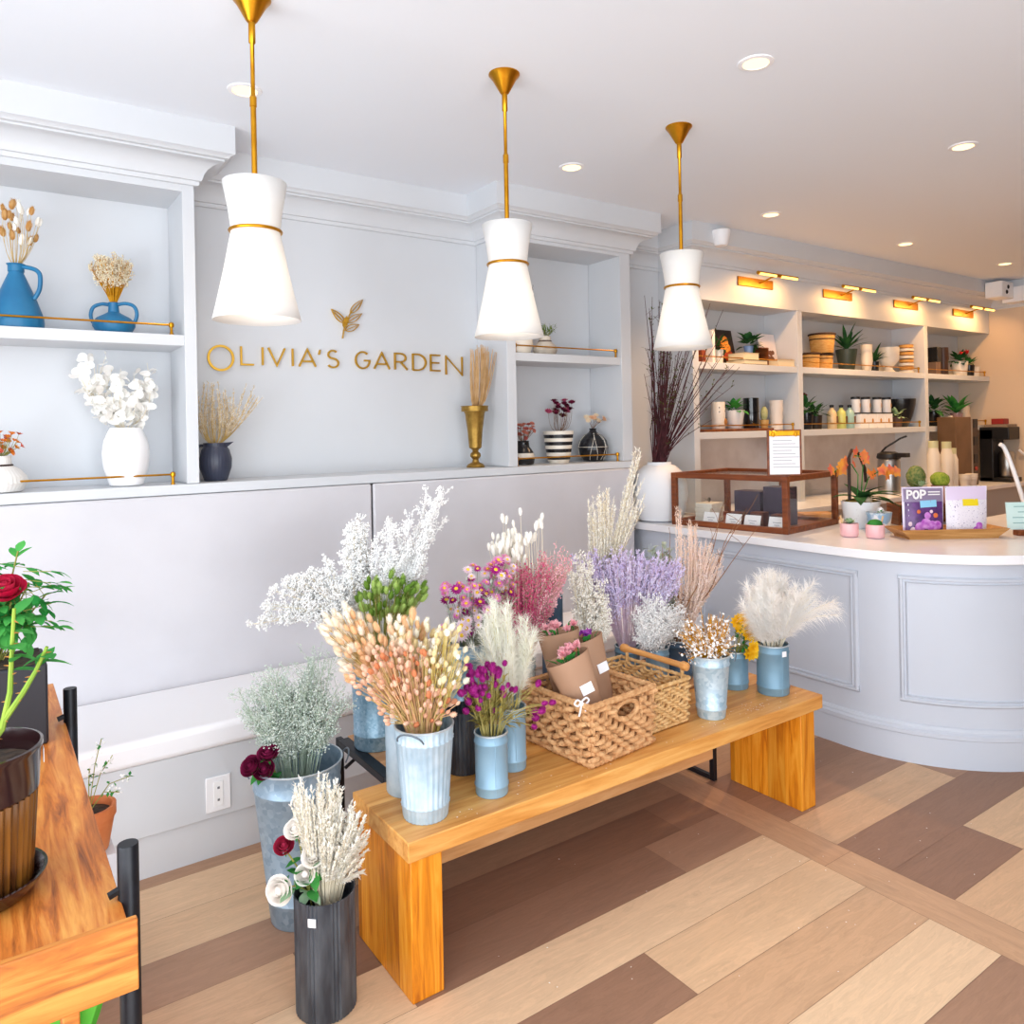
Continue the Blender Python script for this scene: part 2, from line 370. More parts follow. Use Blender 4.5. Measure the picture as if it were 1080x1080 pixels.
# bookshelf over the coffee bar
t = thing('bar_bookshelf', 'wide grey open bookshelf with warm picture lights over the coffee bar', 'shelf unit', (0, 3.5, 0))
for x in (3.913, 5.066, 6.92): part(t, 'divider', MB().box(x, 0, .97, x + .058, .298, 2.41), PAINT, .002)
part(t, 'fascia', MB().box(3.913, 0, 2.405, 8.165, .298, 2.64), PAINT)
for z in (1.985, 1.51):
    for a, b in ((3.971, 5.066), (5.124, 6.92), (6.978, 8.165)): part(t, 'shelf', MB().box(a, .004, z - .047, b, .298, z), PAINT, .002)
part(t, 'backsplash', MB().box(3.971, .28, .97, 8.165, .298, 1.463), MARBLE)
for a, b, z, l in ((3.985, 5.03, 1.985, 'brass rail in front of the standing books over the coffee bar'), (3.985, 5.03, 1.51, 'brass rail beside the white wavy vase'),
                   (5.14, 6.87, 1.985, 'brass rail in front of the stacked baskets'), (5.14, 6.87, 1.51, 'brass rail in front of the bottles and canisters'),
                   (6.99, 8.12, 1.985, 'brass rail in front of the red flowering plant'), (6.99, 8.12, 1.51, 'brass rail under the mauve glass plant pot')):
    rail(a, b, z, l)

# banquette
t = thing('banquette', 'long upholstered grey banquette under the gold lettering', 'bench seat', (0, 0, 0))
part(t, 'kickboard', MB().box(-1.47, 2.965, 0, 3.34, 3.3, .149), PAINT)
part(t, 'base', MB().box(-1.47, 2.952, .149, 3.34, 3.49, .405), PAINT, .003)
def cushion(mb, x0, y0, z0, x1, y1, z1, r=.03, bulge=.008):
    """soft box with rounded edges"""
    n = 10; vs = []; fs = []
    cx, cy, cz = (x0+x1)/2, (y0+y1)/2, (z0+z1)/2; hx, hy, hz = (x1-x0)/2, (y1-y0)/2, (z1-z0)/2
    return mb.box(x0, y0, z0, x1, y1, z1)
c = part(t, 'seat_cushion', MB().box(-1.46, 2.93, .408, 3.33, 3.475, .498), mat('seat_leather', '#efeff2', .5, bump=.06, bscale=260), label='pale seat cushion')
b = c.modifiers.new('round', 'BEVEL'); b.width = .022; b.segments = 4
for x0, x1 in ((-1.46, 1.58), (1.588, 3.335)):
    c = part(t, 'back_cushion', MB().box(x0, 3.478, .48, x1, 3.49 + .012, 1.3), LEATHER)
    b = c.modifiers.new('round', 'BEVEL'); b.width = .011; b.segments = 4

# wall outlet on the banquette base
t = thing('wall_outlet', 'white outlet plate on the banquette base behind the tall flared bucket', 'outlet', (.706, 2.951, .237))
part(t, 'cover_plate', MB().box(-.044, -.007, -.064, .044, 0, .064), WHITE, .003)
ins = part(t, 'insert', MB().box(-.017, -.0095, -.045, .017, -.007, .045), mat('outlet_insert', '#f4f4f4', .35), .001)
for z in (-.022, .022): part(ins, 'socket', MB().box(-.004, -.0105, z - .004, .004, -.0095, z + .004), mat('socket_slot', '#6b6b70', .6))

# ------------------------------------------------------------------ gold lettering and sprig
LT = thing('wall_lettering', 'gold raised shop name on the pale niche wall', 'sign', (0, 3.8, 0))
def strokes(mb, ls, w, dpt=.012, y=-.018):
    for pts, closed in ls:
        m = len(pts); P = [V(p) for p in pts]; A = []; B = []
        for i in range(m):
            if closed: a, b_ = P[i-1], P[(i+1) % m]; d1 = (P[i]-a).normalized(); d2 = (b_-P[i]).normalized()
            else:
                d1 = (P[i]-P[i-1]).normalized() if i else (P[1]-P[0]).normalized(); d2 = (P[i+1]-P[i]).normalized() if i < m-1 else d1
            n1 = V((-d1.y, d1.x)); n2 = V((-d2.y, d2.x)); q = (n1 + n2) / max(.5, 1 + n1.dot(n2))
            A.append(P[i] + q * w/2); B.append(P[i] - q * w/2)
        vs = []; fs = []
        for i in range(m):
            for yy in (y, y + dpt):
                vs += [(A[i].x, yy, A[i].y), (B[i].x, yy, B[i].y)]
        for i in range(m if closed else m - 1):
            a, b_ = 4*i, 4*((i+1) % m)
            fs += [(a, b_, b_+1, a+1), (a+2, a+3, b_+3, b_+2), (a, a+2, b_+2, b_), (a+1, b_+1, b_+3, a+3)]
        if not closed: fs += [(0, 1, 3, 2), (4*m-4, 4*m-2, 4*m-1, 4*m-3)]
        mb.add(vs, fs)
    return mb
def arc(cx, cz, rx, rz, a0, a1, n=20): return [(cx + rx*cos(radians(a0 + (a1-a0)*i/n)), cz + rz*sin(radians(a0 + (a1-a0)*i/n))) for i in range(n+1)]
Z0, Z1 = 1.892, 1.979; ZM = (Z0 + Z1)/2; HZ = Z1 - Z0
def letter(ch, x0, x1, z0=Z0, z1=Z1, w=.0085):
    c = (x0+x1)/2; h = z1 - z0; r = (x1-x0)/2; zm = (z0+z1)/2
    S = {'O': [(arc(c, zm, r, h/2, 0, 350, 30)[:-1], True)] if False else [(arc(c, zm, r, h/2, 0, 348, 29), True)],
         'L': [([(x0, z1), (x0, z0), (x1, z0)], False)], 'I': [([(c, z0), (c, z1)], False)], 'V': [([(x0, z1), (c, z0), (x1, z1)], False)],
         'A': [([(x0, z0), (c, z1), (x1, z0)], False), ([(x0 + r*.42, z0 + h*.3), (x1 - r*.42, z0 + h*.3)], False)],
         "'": [([(c, z1), (c - .006, z1 - .024)], False)],
         'S': [(arc(c, z1 - h*.24, r*.85, h*.24, 40, 240, 14) + arc(c, z0 + h*.26, r, h*.26, 75, -150, 16), False)],
         'G': [(arc(c, zm, r, h/2, 48, 350, 24) + [(c + r*.98, zm - h*.02), (c + r*.2, zm - h*.02)], False)],
         'R': [([(x0, z0), (x0, z1)] + arc(x0 + r*.9, z1 - h*.26, r*.85, h*.26, 90, -90, 12) + [(x0, z1 - h*.52)], False), ([(x0 + r*.9, z1 - h*.52), (x1, z0)], False)],
         'D': [([(x0, z0), (x0, z1)] + arc(x0 + r*.7, zm, r*1.3, h/2, 90, -90, 16) + [(x0, z0)], False)],
         'E': [([(x1, z1), (x0, z1), (x0, z0), (x1, z0)], False), ([(x0, zm), (x1 - r*.25, zm)], False)], 'N': [([(x0, z0), (x0, z1), (x1, z0), (x1, z1)], False)]}[ch]
    part(LT, 'letter', strokes(MB(), S, w), GOLD, smooth=False)
for a in (("O", .9, 1.014, 1.862, 1.977, .01), ('L', 1.052, 1.112), ('I', 1.15, 1.16), ('V', 1.184, 1.266), ('I', 1.3, 1.31), ('A', 1.338, 1.424), ("'", 1.44, 1.456), ('S', 1.488, 1.546),
          ('G', 1.643, 1.722), ('A', 1.748, 1.838), ('R', 1.871, 1.945), ('D', 1.98, 2.06), ('E', 2.092, 2.152), ('N', 2.19, 2.296, 1.872, 1.976)): letter(*a)
SP = thing('wall_sprig', 'small gold leaf sprig emblem above the gold lettering', 'sign', (0, 3.8, 0))
def leafline(a, b, w):
    a, b = V(a), V(b); d = b - a; n = V((-d.y, d.x)); up = [tuple(a + d*t + n*(w*sin(pi*t**.8))) for t in [i/8 for i in range(9)]]; dn = [tuple(a + d*t - n*(w*sin(pi*t**.8))) for t in [i/8 for i in range(7, 0, -1)]]
    return up + dn
part(SP, 'stem', strokes(MB(), [([(1.572, 2.045), (1.58, 2.09), (1.596, 2.135), (1.618, 2.18)], False)], .004), GOLD, smooth=False)
for a, b, w_, full in (((1.588, 2.125), (1.514, 2.193), .16, 0), ((1.618, 2.18), (1.688, 2.256), .15, 0), ((1.6, 2.13), (1.682, 2.182), .16, 0), ((1.588, 2.088), (1.664, 2.122), .2, 0), ((1.582, 2.1), (1.598, 2.165), .2, 1)):
    pl = leafline(a, b, w_); mb = MB()
    if full: mb.extr(pl, -.016, -.006)
    else: strokes(mb, [(pl, True), ([a, (V(a)*.2 + V(b)*.8)[:]], False)], .0032)
    part(SP, 'leaf', mb, GOLD, smooth=False)

# ------------------------------------------------------------------ ceiling lights
SHADE = petal('linen_shade', '#efeeec', None, .35); BULB = emis('warm_bulb', '#ffe2b8', 4); DISC = emis('shade_diffuser', '#fff4e2', 3.2)
def pendant(x, y, label):
    t = thing('pendant_lamp', label, 'pendant lamp', (x, y, CH), group=None)
    part(t, 'canopy', MB().lathe([(.012, -.075), (.017, -.07), (.045, -.02), (.058, -.004), (.058, 0)], 24), BRASS)
    part(t, 'rod', MB().lathe([(.0085, -.56), (.0085, -.33), (.0105, -.328), (.0105, -.3), (.0085, -.298), (.0065, -.29), (.0065, -.14), (.0105, -.135), (.0105, -.07)], 12), BRASS)
    s = MB().lathe([(.129, -.974), (.118, -.93), (.095, -.83), (.071, -.706), (.079, -.64), (.094, -.56)], 40)
    s.f = s.f[:-2]
    o = part(t, 'lamp_shade', s, SHADE); m = o.modifiers.new('thick', 'SOLIDIFY'); m.thickness = .002; m.offset = -1
    part(o, 'ring', MB().tube([(.0745*cos(a), .0745*sin(a), -.706) for a in [2*pi*i/32 for i in range(32)]], .005, 8, closed=True), BRASS)
    part(t, 'bulb', MB().ell((0, 0, -.8), .028, .028, .04), BULB)
    part(o, 'spider', MB().tube([(-.09, 0, -.562), (.09, 0, -.562)], .003, 6).tube([(0, -.09, -.562), (0, .09, -.562)], .003, 6), BRASS)
    ld = bpy.data.lights.new('pendant_light', 'POINT'); ld.energy = PEND; ld.color = (1, .82, .6); ld.shadow_soft_size = .04
    lo = bpy.data.objects.new('pendant_light', ld); COL.objects.link(lo); lo.parent = t; lo.location = (0, 0, -.86)
PEND = .7
pendant(.7, 2.34, 'white hourglass pendant lamp on a brass rod, first of three from the window end')
pendant(1.625, 2.34, 'middle white hourglass pendant lamp of the row of three')
pendant(2.555, 2.34, 'white hourglass pendant lamp hanging before the tall branches')
DL = emis('downlight_lens', '#ffd48c', 2.6)
for (x, y, l) in ((.86, 2.981, 'round ceiling downlight just behind the first pendant rod'), (2.479, 2.989, 'round ceiling downlight above the striped pot shelves'), (2.346, 1.772, 'round ceiling downlight nearest the viewer, between the second and third pendants'),
                  (3.901, 1.771, 'round ceiling downlight out over the front of the coffee counter'), (4.1, 3.006, 'round ceiling downlight beside the white wall sensor'),
                  (5.645, 2.978, 'round ceiling downlight over the middle of the bookshelf'), (7.114, 2.916, 'round ceiling downlight closest to the far corner')):
    t = thing('ceiling_downlight', l, 'ceiling light', (x, y, CH), group='recessed ceiling downlights')
    part(t, 'trim_ring', MB().lathe([(.047, -.001), (.047, -.006), (.062, -.004), (.064, 0)], 28), WHITE)
    part(t, 'lens', MB().lathe([(.0, -.0035), (.046, -.0035)], 24), DL)
    ld = bpy.data.lights.new('downlight', 'SPOT'); ld.energy = 7 if x < 3 else 12 if y < 2 else 66; ld.color = (1, .78, .52) if x < 3 else (1, .6, .3); ld.spot_size = radians(120); ld.spot_blend = .8; ld.shadow_soft_size = .05
    lo = bpy.data.objects.new('downlight', ld); COL.objects.link(lo); lo.parent = t; lo.location = (0, 0, -.02)
PL = emis('picture_light_tube', '#ffc060', 3)
for k, x in enumerate((4.575, 5.59, 6.61, 7.63)):
    t = thing('picture_light', ['brass picture light nearest the third pendant lamp', 'second brass picture light from the pendant lamps', 'third brass picture light from the pendant lamps', 'brass picture light at the far corner end'][k], 'wall lamp', (x, 3.5, 2.565), group='brass picture lights on the fascia')
    part(t, 'back_plate', MB().box(-.195, -.012, -.032, .195, -.001, .032), PLATE, .002)
    part(t, 'arm', MB().tube([(.04, -.012, 0), (.06, -.1, .03), (.06, -.15, .036)], .006, 8), BRASS)
    lb = part(t, 'lamp_bar', MB().tube([(-.16, -.15, .034), (.28, -.15, .034)], .013, 12), BRASS)
    for s_ in ((-.15, .03), (.09, .27)): part(lb, 'tube', MB().tube([(s_[0], -.158, .027), (s_[1], -.158, .027)], .0088, 10), PL)
    ld = bpy.data.lights.new('picture_lamp', 'AREA'); ld.shape = 'RECTANGLE'; ld.size = .42; ld.size_y = .02; ld.energy = 2.6; ld.color = (1, .52, .18)
    lo = bpy.data.objects.new('picture_lamp', ld); COL.objects.link(lo); lo.parent = t; lo.location = (.06, -.15, .01); lo.rotation_euler = (radians(22), 0, 0)
# wall sensor and emergency light on the crown
t = thing('wall_sensor', 'white cup-shaped sensor on the crown moulding behind the third pendant rod', 'sensor', (4.02, 3.335, 2.79))
part(t, 'housing', MB().lathe([(.035, -.06), (.045, -.05), (.062, .03), (.06, .04)], 20), WHITE); part(t, 'base', MB().box(-.02, 0, -.02, .02, .05, .02), WHITE)
t = thing('emergency_light', 'small white emergency light box with two dark lamps in the far ceiling corner', 'emergency light', (7.86, 3.25, 2.69))
part(t, 'housing', MB().box(-.12, -.05, 0, .12, .1, .15), WHITE, .01)
for z in (.05, .1): part(t, 'lamp_head', MB().ell((-.03 + (z - .05)*.6, -.052, z), .018, .01, .02), BLACKM)
struct('trim_3', MB().box(7.98, 2.0, 2.66, 8.168, 3.3, 2.8), WHITE)

# ------------------------------------------------------------------ coffee counter
CX, CY, CR_ = 4.157, 2.15, .737
def cpath(off, s):
    """point on the counter face at run s (0 at the back wall), pushed out by off; with its outward direction"""
    s1 = 3.785 - CY; arcl = CR_ * pi / 2
    if s <= s1: return V((CX - CR_ - off, 3.785 - s)), V((-1, 0))
    if s <= s1 + arcl:
        a = (s - s1) / CR_; return V((CX - (CR_ + off)*cos(a), CY - (CR_ + off)*sin(a))), V((-cos(a), -sin(a)))
    return V((CX + (s - s1 - arcl), CY - CR_ - off)), V((0, -1))
SA = 3.785 - CY; SB = SA + CR_*pi/2; SE = SB + 1.5
def srange(a, b):
    out = [a]
    for k in range(41):
        q = SA + (SB - SA)*k/40
        if a < q < b: out.append(q)
    return out + [b]
def outline(off): return [tuple(cpath(off, s)[0]) for s in srange(0, SE)]
t = thing('coffee_counter', 'pale grey panelled coffee counter with a rounded end and white top', 'counter', (0, 0, 0))
part(t, 'body', MB().prism(outline(0) + [(CX + 1.5, 2.17), (4.92, 2.17), (4.4, 2.69), (4.4, 3.12), (4.17, 3.12), (4.17, 3.77)], 0, .915), COUNTERP, smooth=True, angle=20)
part(t, 'countertop', MB().prism(outline(.04) + [(CX + 1.5, 2.22), (4.95, 2.22), (4.44, 2.72), (4.44, 3.12), (4.18, 3.12), (4.18, 3.77)], .916, .958), QUARTZ, .003, smooth=True, angle=20)
def sweep_s(mb, prof, a, b):
    ss = srange(a, b); n = len(prof); vs = []; fs = []
    for s in ss:
        for o, z in prof: p = cpath(o, s)[0]; vs.append((p.x, p.y, z))
    for i in range(len(ss) - 1):
        for k in range(n - 1): fs.append((i*n + k, (i+1)*n + k, (i+1)*n + k + 1, i*n + k + 1))
    fs += [tuple(range(n)), tuple((len(ss)-1)*n + k for k in range(n - 1, -1, -1))]
    return mb.add(vs, fs)
part(t, 'plinth', sweep_s(MB(), [(0, 0), (.016, 0), (.016, .128), (.022, .132), (.022, .15), (.012, .158), (.012, .166), (.007, .176), (0, .18)], .02, SE), COUNTERP, angle=25)
def panel(s0, s1, z0, z1):
    mb = MB(); w = .034
    def prof(z, up): return [(0, z), (.004, z), (.013, z + up*.008), (.013, z + up*.016), (.006, z + up*.02), (.006, z + up*.026), (.011, z + up*.03), (0, z + up*w)]
    sweep_s(mb, prof(z0, 1), s0, s1); sweep_s(mb, prof(z1, -1), s0, s1)
    for s, q in ((s0, 1), (s1, -1)):
        vs = []; pr = [(o, abs(z - z0)) for o, z in prof(z0, 1)]; n = len(pr)
        for z in (z0 + .0, z1 - .0):
            for o, d in pr: p = cpath(o, s + q*d)[0]; vs.append((p.x, p.y, z + (d if z == z0 else -d)))
        mb.add(vs, [(k, k + 1, n + k + 1, n + k) for k in range(n - 1)])
    return mb
part(t, 'panel_moulding', panel(.75, SA + .085, .272, .852), COUNTERP, angle=25)
part(t, 'panel_moulding', panel(SA + CR_*radians(20.5), SB + .9, .272, .852), COUNTERP, angle=25)
# ------------------------------------------------------------------ things on the coffee counter
CT = .958
DARKWOOD = wood('walnut', '#4a2410', '#6e3a1a', '#8a4d25', 'Y', 3, .4)
CASEW = wood('case_wood', '#5a2a10', '#763a18', '#8c4a22', 'Y', 3, .4)
OAKW = wood('tray_wood', '#9c6a36', '#b98448', '#d0a064', 'X', 3, .5)
TERRA = mat('terracotta', '#c9703d', .75, col2='#d98650', scale=14, bump=.05)
PINK = mat('pink_glaze', '#eab6bb', .35, col2='#f0c3c6', scale=12)
SOIL = mat('soil', '#2b211b', .95, col2='#4a3a2d', scale=60, bump=.6)
GREEN = petal('leaf_green', '#2f7d3a', '#4fa34c', .25, 12); DGREEN = petal('dark_leaf', '#1f4a2a', '#356b3a', .15, 12); PALEG = petal('pale_green_leaf', '#8fb58f', '#b7d3b0', .25, 20)
CARD = mat('white_card', '#f3f3f6', .6)
CREAM = mat('cream_ceramic', '#eee6da', .35, col2='#e6dccb', scale=10)
BLACKC = mat('black_ceramic', '#15161a', .25, col2='#1d1e22', scale=12)
STEEL = mat('brushed_steel', '#b9b6b2', .3, 1)
BLACKP = mat('black_plastic', '#17171a', .4)

# glazed display case
t = thing('display_case', 'wood framed glass display case on the coffee counter', 'display case', (3.565, 2.545, CT), radians(8))
D, W_, Hh, b = .62, .75, .315, .032      # runs back along +y, deep along +x
fr = MB()
for x in (0, D - b):
    for y in (0, W_ - b): fr.box(x, y, 0, x + b, y + b, Hh)
for z in (0, Hh - b):
    fr.box(b, 0, z, D - b, b, z + b).box(b, W_ - b, z, D - b, W_, z + b).box(0, b, z, b, W_ - b, z + b).box(D - b, b, z, D, W_ - b, z + b)
part(t, 'frame', fr, CASEW, .003)
part(t, 'frame_divider', MB().box(D - b, .33, b, D, .36, Hh - b), CASEW, .002)
part(t, 'floor_board', MB().box(b, b, .002, D - b, W_ - b, .012), CASEW)
part(t, 'glass_pane', MB().box(.012, b, b, .016, W_ - b, Hh - b), GLASS, smooth=False)
part(t, 'glass_pane', MB().box(b, .012, b, D - b, .016, Hh - b), GLASS, smooth=False)
part(t, 'glass_pane', MB().box(b, W_ - .016, b, D - b, W_ - .012, Hh - b), GLASS, smooth=False)
part(t, 'glass_pane', MB().box(b, b, Hh - .014, D - b, W_ - b, Hh - .01), GLASS, smooth=False)
MC = t.matrix_basis.copy() if False else Matrix.Translation((3.565, 2.545, CT)) @ Matrix.Rotation(radians(8), 4, 'Z')
def incase(x, y, z=.013): return tuple(MC @ V((x, y, z)))
LINE = mat('printed_line', '#8f94a2', .7)
for k, (y, l) in enumerate(((.1, 'white price card nearest the corner post inside the display case'), (.25, 'second white price card from the corner post in the display case'), (.37, 'third white price card from the corner post in the display case'), (.52, 'white price card in front of the pale boxes in the display case'))):
    t = thing('price_card', l, 'price card', incase(.06, y), radians(8), 'price cards in the display case')
    M = Matrix.Rotation(radians(18), 4, 'Y')
    part(t, 'card', MB().box(-.001, -.05, 0, .001, .05, .072).xf(M), CARD)
    mb = MB()
    for i, ww in enumerate((.05, .03)): mb.box(-.0018, -ww/2, .038 - i*.014, -.001, ww/2, .041 - i*.014)
    part(t, 'print', mb.xf(M), LINE)
    part(t, 'stand', MB().box(.001, -.01, 0, .03, .01, .006), OAKW)
PBOX = mat('pale_box', '#e4ded2', .6, col2='#d8cfbf', scale=14); PURP = mat('dark_plum', '#33273a', .5, col2='#43354c', scale=9); CHOC = mat('chocolate', '#5a2e22', .45, col2='#6f3c2b', scale=20)
for k in range(4):
    solo('gift_box', MB().box(-.07, -.055, 0, .07, .055, .028), PBOX, ['bottom pale box of the stack in the display case', 'second pale box from the bottom of the display case stack', 'third pale box from the bottom of the display case stack', 'topmost pale box of the stack in the display case'][k], 'box', incase(.18, .6, .0135 + k*.0285), radians(8 + (k % 2)*7 - 3), 'pale boxes stacked in the display case', .002)
solo('gift_bow', MB().leaf((0, 0, 0), (.6, .5, .8), (0, 0, 1), .05, .02).leaf((0, 0, 0), (-.6, .3, .8), (0, 0, 1), .05, .02), BLACKP, 'little dark ribbon bow on the pale boxes in the display case', 'bow', incase(.18, .6, .128))
for k, (x, y, w, d, h, m, l) in enumerate(((.3, .2, .12, .15, .22, PURP, 'tall dark plum carton at the back of the display case'), (.3, .38, .12, .17, .19, PURP, 'wide dark plum carton behind the third price card'), (.17, .13, .07, .08, .075, CHOC, 'small brown chocolate box behind the nearest price card'),
                                      (.17, .26, .07, .08, .08, CHOC, 'small brown chocolate box behind the second price card'), (.17, .4, .07, .07, .07, CHOC, 'small brown chocolate box behind the third price card'))):
    mb = MB().box(-w/2, -d/2, 0, w/2, d/2, h)
    solo('sweet_box', mb, m, l, 'box', incase(x, y), radians(8), 'cartons of sweets in the display case', .003)
# clipboard on top of the case
t = thing('clipboard_menu', 'white menu sheet on a wooden clipboard standing on the display case', 'menu', incase(.02, .02, Hh + .001), radians(-38))
part(t, 'board', MB().box(-.092, .004, 0, .092, .012, .25), CASEW, .002)
part(t, 'sheet', MB().box(-.08, .001, .008, .08, .0035, .215), CARD)
part(t, 'clip', MB().box(-.082, -.003, .216, .082, .003, .244), BRASS, .002)
for x in (-.06, .06): part(t, 'clip_ring', MB().tube([(x + .008*cos(a), -.006, .226 + .012*sin(a)) for a in [2*pi*i/14 for i in range(14)]], .0025, 6, closed=True), BRASS)
mb = MB()
for i in range(9): mb.box(-.062, .0002, .19 - i*.018, -.062 + .1 + .02*((i*7) % 3), .001, .1925 - i*.018)
part(t, 'print', mb, LINE)

# big white floor vase on the counter with tall dark branches
t = thing('round_vase', 'big matte white round vase on the counter beside the display case', 'vase', (3.55, 3.47, CT))
part(t, 'body', MB().lathe([(.11, 0), (.138, .012), (.168, .09), (.177, .17), (.172, .235), (.148, .305), (.1, .348), (.078, .355), (.074, .372), (.066, .372), (.066, .345), (.1, .3), (.12, .1), (.0, .02)], 40), mat('matte_white', '#e6e8ec', .6))
R = random.Random(11)
t = thing('branch_bunch', 'tall dark red budding branches in the big white round vase', 'branches', (3.545, 3.46, CT + .03))
BARK = mat('dark_bark', '#3a1418', .7, col2='#54222a', scale=30); st = MB(); bd = MB()
for i in range(84):
    a = R.uniform(0, 2*pi); k = R.random()
    tip = V((R.gauss(.03, .14), -abs(R.gauss(.08, .12)) + .05, R.uniform(.6, 1.4)))
    if i < 7: tip = V((R.uniform(.25, .42), R.uniform(-.34, -.2), R.uniform(.75, 1.13)))
    if i in (8, 9, 10, 11): tip = V((R.uniform(-.1, -.05), R.uniform(-.3, -.1), R.uniform(.45, .95)))
    tip.x = max(tip.x, -.16)
    if tip.x > .3: tip.y = min(tip.y, -.1)
    tip.y = min(tip.y, .2)
    rim = V((.05*cos(a)*k, .05*sin(a)*k, .345)); p0 = V((.045*cos(a+2)*k, .045*sin(a+2)*k, .05))
    mid = rim.lerp(tip, .5) + V((R.uniform(-.015, .015), R.uniform(-.015, .015), .02)); pts = [p0, rim, rim.lerp(mid, .5), mid, mid.lerp(tip, .5) + V((R.uniform(-.012, .012), 0, .006)), tip]
    st.tube(pts, [.0036, .0034, .003, .0026, .0021, .0013], 5)
    for q in range(R.randint(5, 11)):
        u = R.uniform(.5, 1); p = mid.lerp(tip, (u - .5)*2); d = V((R.uniform(-1, 1), R.uniform(-1, 1), R.uniform(.2, 1.4)))
        if R.random() < .55: bd.leaf(p, d, (0, 0, 1), R.uniform(.012, .026), .01, .2, 2)
        if R.random() < .3:
            e = p + d.normalized()*R.uniform(.03, .07); st.tube([p, e], .0011, 3); bd.leaf(e, d, (0, 0, 1), .022, .012, .2, 2)
part(t, 'twigs', st, BARK); part(t, 'leaves', bd, petal('bud_green', '#3f4a2b', '#66713c', .2, 30))  # these blades are the leaf buds along the twigs

def cup(mb, r0, r1, h, n=28, th=.004, rim=0, c=(0, 0, 0)):
    """open hollow pot: tapered wall, floor inside"""
    return mb.lathe([(r0*.96, 0), (r0, .004), (r1, h - rim), (r1 + (.004 if rim else 0), h - rim + .001), (r1 + (.004 if rim else 0), h), (r1 - th, h), (max(r0 - th, .003), .012), (0, .012)], n, c)
def potfill(t, r, z): return part(t, 'soil', MB().lathe([(r, z), (r*.6, z + .004), (0, z + .006)], 20), SOIL)
def rosette(mb, c, L, n, R, rise=.6, W=.4, up=1):
    for k in range(n):
        a = k*2.4; el = rise*(k/n)*up + .15; d = V((cos(a)*cos(el), sin(a)*cos(el), sin(el)*1.2)); l = L*(1.1 - .5*k/n)
        mb.leaf(V(c) + V((0, 0, .002*k/n)), d, (0, 0, 1), l, l*W, -.15, 4, .3)
    return mb
def bush(mb, c, rx, rz, n, L, R, W=.5, curl=.35):
    for k in range(n):
        a = R.uniform(0, 2*pi); el = R.uniform(-.15, 1.35); d = V((cos(a)*cos(el), sin(a)*cos(el), sin(el))); p = V(c) + V((d.x*rx, d.y*rx, d.z*rz))*R.uniform(.25, .8)
        mb.leaf(p, d + V((R.uniform(-.3, .3), R.uniform(-.3, .3), R.uniform(-.2, .3))), (0, 0, 1), L*R.uniform(.7, 1.2), L*W, curl, 4, .12, .8)
    return mb
R = random.Random(5)
STAKE = mat('wood_stake', '#d9b68a', .7)
def pinkpot(x, y, kind, label):
    t = thing('succulent_pot', label, 'potted plant', (x, y, CT), group=None)
    part(t, 'pot', MB().lathe([(.034, 0), (.042, .004), (.0455, .012), (.0455, .068), (.044, .07), (.041, .07), (.04, .02), (0, .015)], 28), PINK)
    potfill(t, .041, .06)
    if kind: part(t, 'succulent', MB().ell((0, 0, .07), .037, .037, .026, nu=16, nv=10, jit=.05, R=R), GREEN)
    else: part(t, 'succulent', rosette(rosette(MB(), (0, 0, .066), .042, 22, R, 1.2), (.012, .01, .07), .03, 14, R, 1.3), PALEG)
    part(t, 'plant_tag', MB().box(-.002, -.004, 0, .002, .004, .06).xf(Matrix.Translation((.03, -.012, .055)) @ Matrix.Rotation(radians(25), 4, 'Y') if kind else Matrix.Translation((-.028, .02, .055)) @ Matrix.Rotation(radians(-18), 4, 'Y')), STAKE)
pinkpot(3.745, 2.3, 0, 'little pink pot with a spiky pale green rosette succulent on the counter')
pinkpot(3.79, 2.185, 1, 'little pink pot with a round green cactus on the counter')
# orchid
t = thing('orchid_pot', 'speckled white bowl with an orange orchid on the counter', 'potted plant', (4.13, 2.465, CT))
part(t, 'pot', cup(MB(), .085, .105, .15, 32, .008), mat('speckled_white', '#8d98a0', .4, col2='#e9eef2', scale=90, lo=.27, hi=.32))
part(t, 'moss', MB().ell((0, 0, .142), .094, .094, .02, nu=18, nv=8, jit=.1, R=R), mat('moss', '#7c6a2c', .95, col2='#b08b3a', scale=60))
part(t, 'pebble', MB().ell((-.02, -.06, .16), .026, .02, .018), mat('pebble_stone', '#c8b79b', .6))
lf = MB()
for a, el, L in ((-2.6, .25, .22), (-.5, .3, .24), (.3, .5, .15), (2.6, .4, .15), (-1.4, .9, .15), (-.2, .1, .25), (1.5, 1.1, .12), (-.9, .0, .24), (-2.2, .6, .18), (-1.0, .5, .2)):
    lf.leaf((0, 0, .155), (cos(a)*cos(el), sin(a)*cos(el), sin(el) + .25), (0, 0, 1), L, .075, .55, 7, .2, .9)
part(t, 'leaves', lf, DGREEN)
st = MB(); fl = MB(); ce = MB()
ORANGE = petal('orchid_orange', '#f5b04a', '#e8666a', .2, 13)
def orchid_flower(mb, c, d, s):
    M = V(d).to_track_quat('Z', 'Y').to_matrix()
    for k in range(5):
        a = 2*pi*k/5 + .3; dd = M @ V((cos(a), sin(a), .25)); mb.leaf(c, dd, M @ V((0, 0, 1)), s, s*.85, .2, 4, .1, .7)
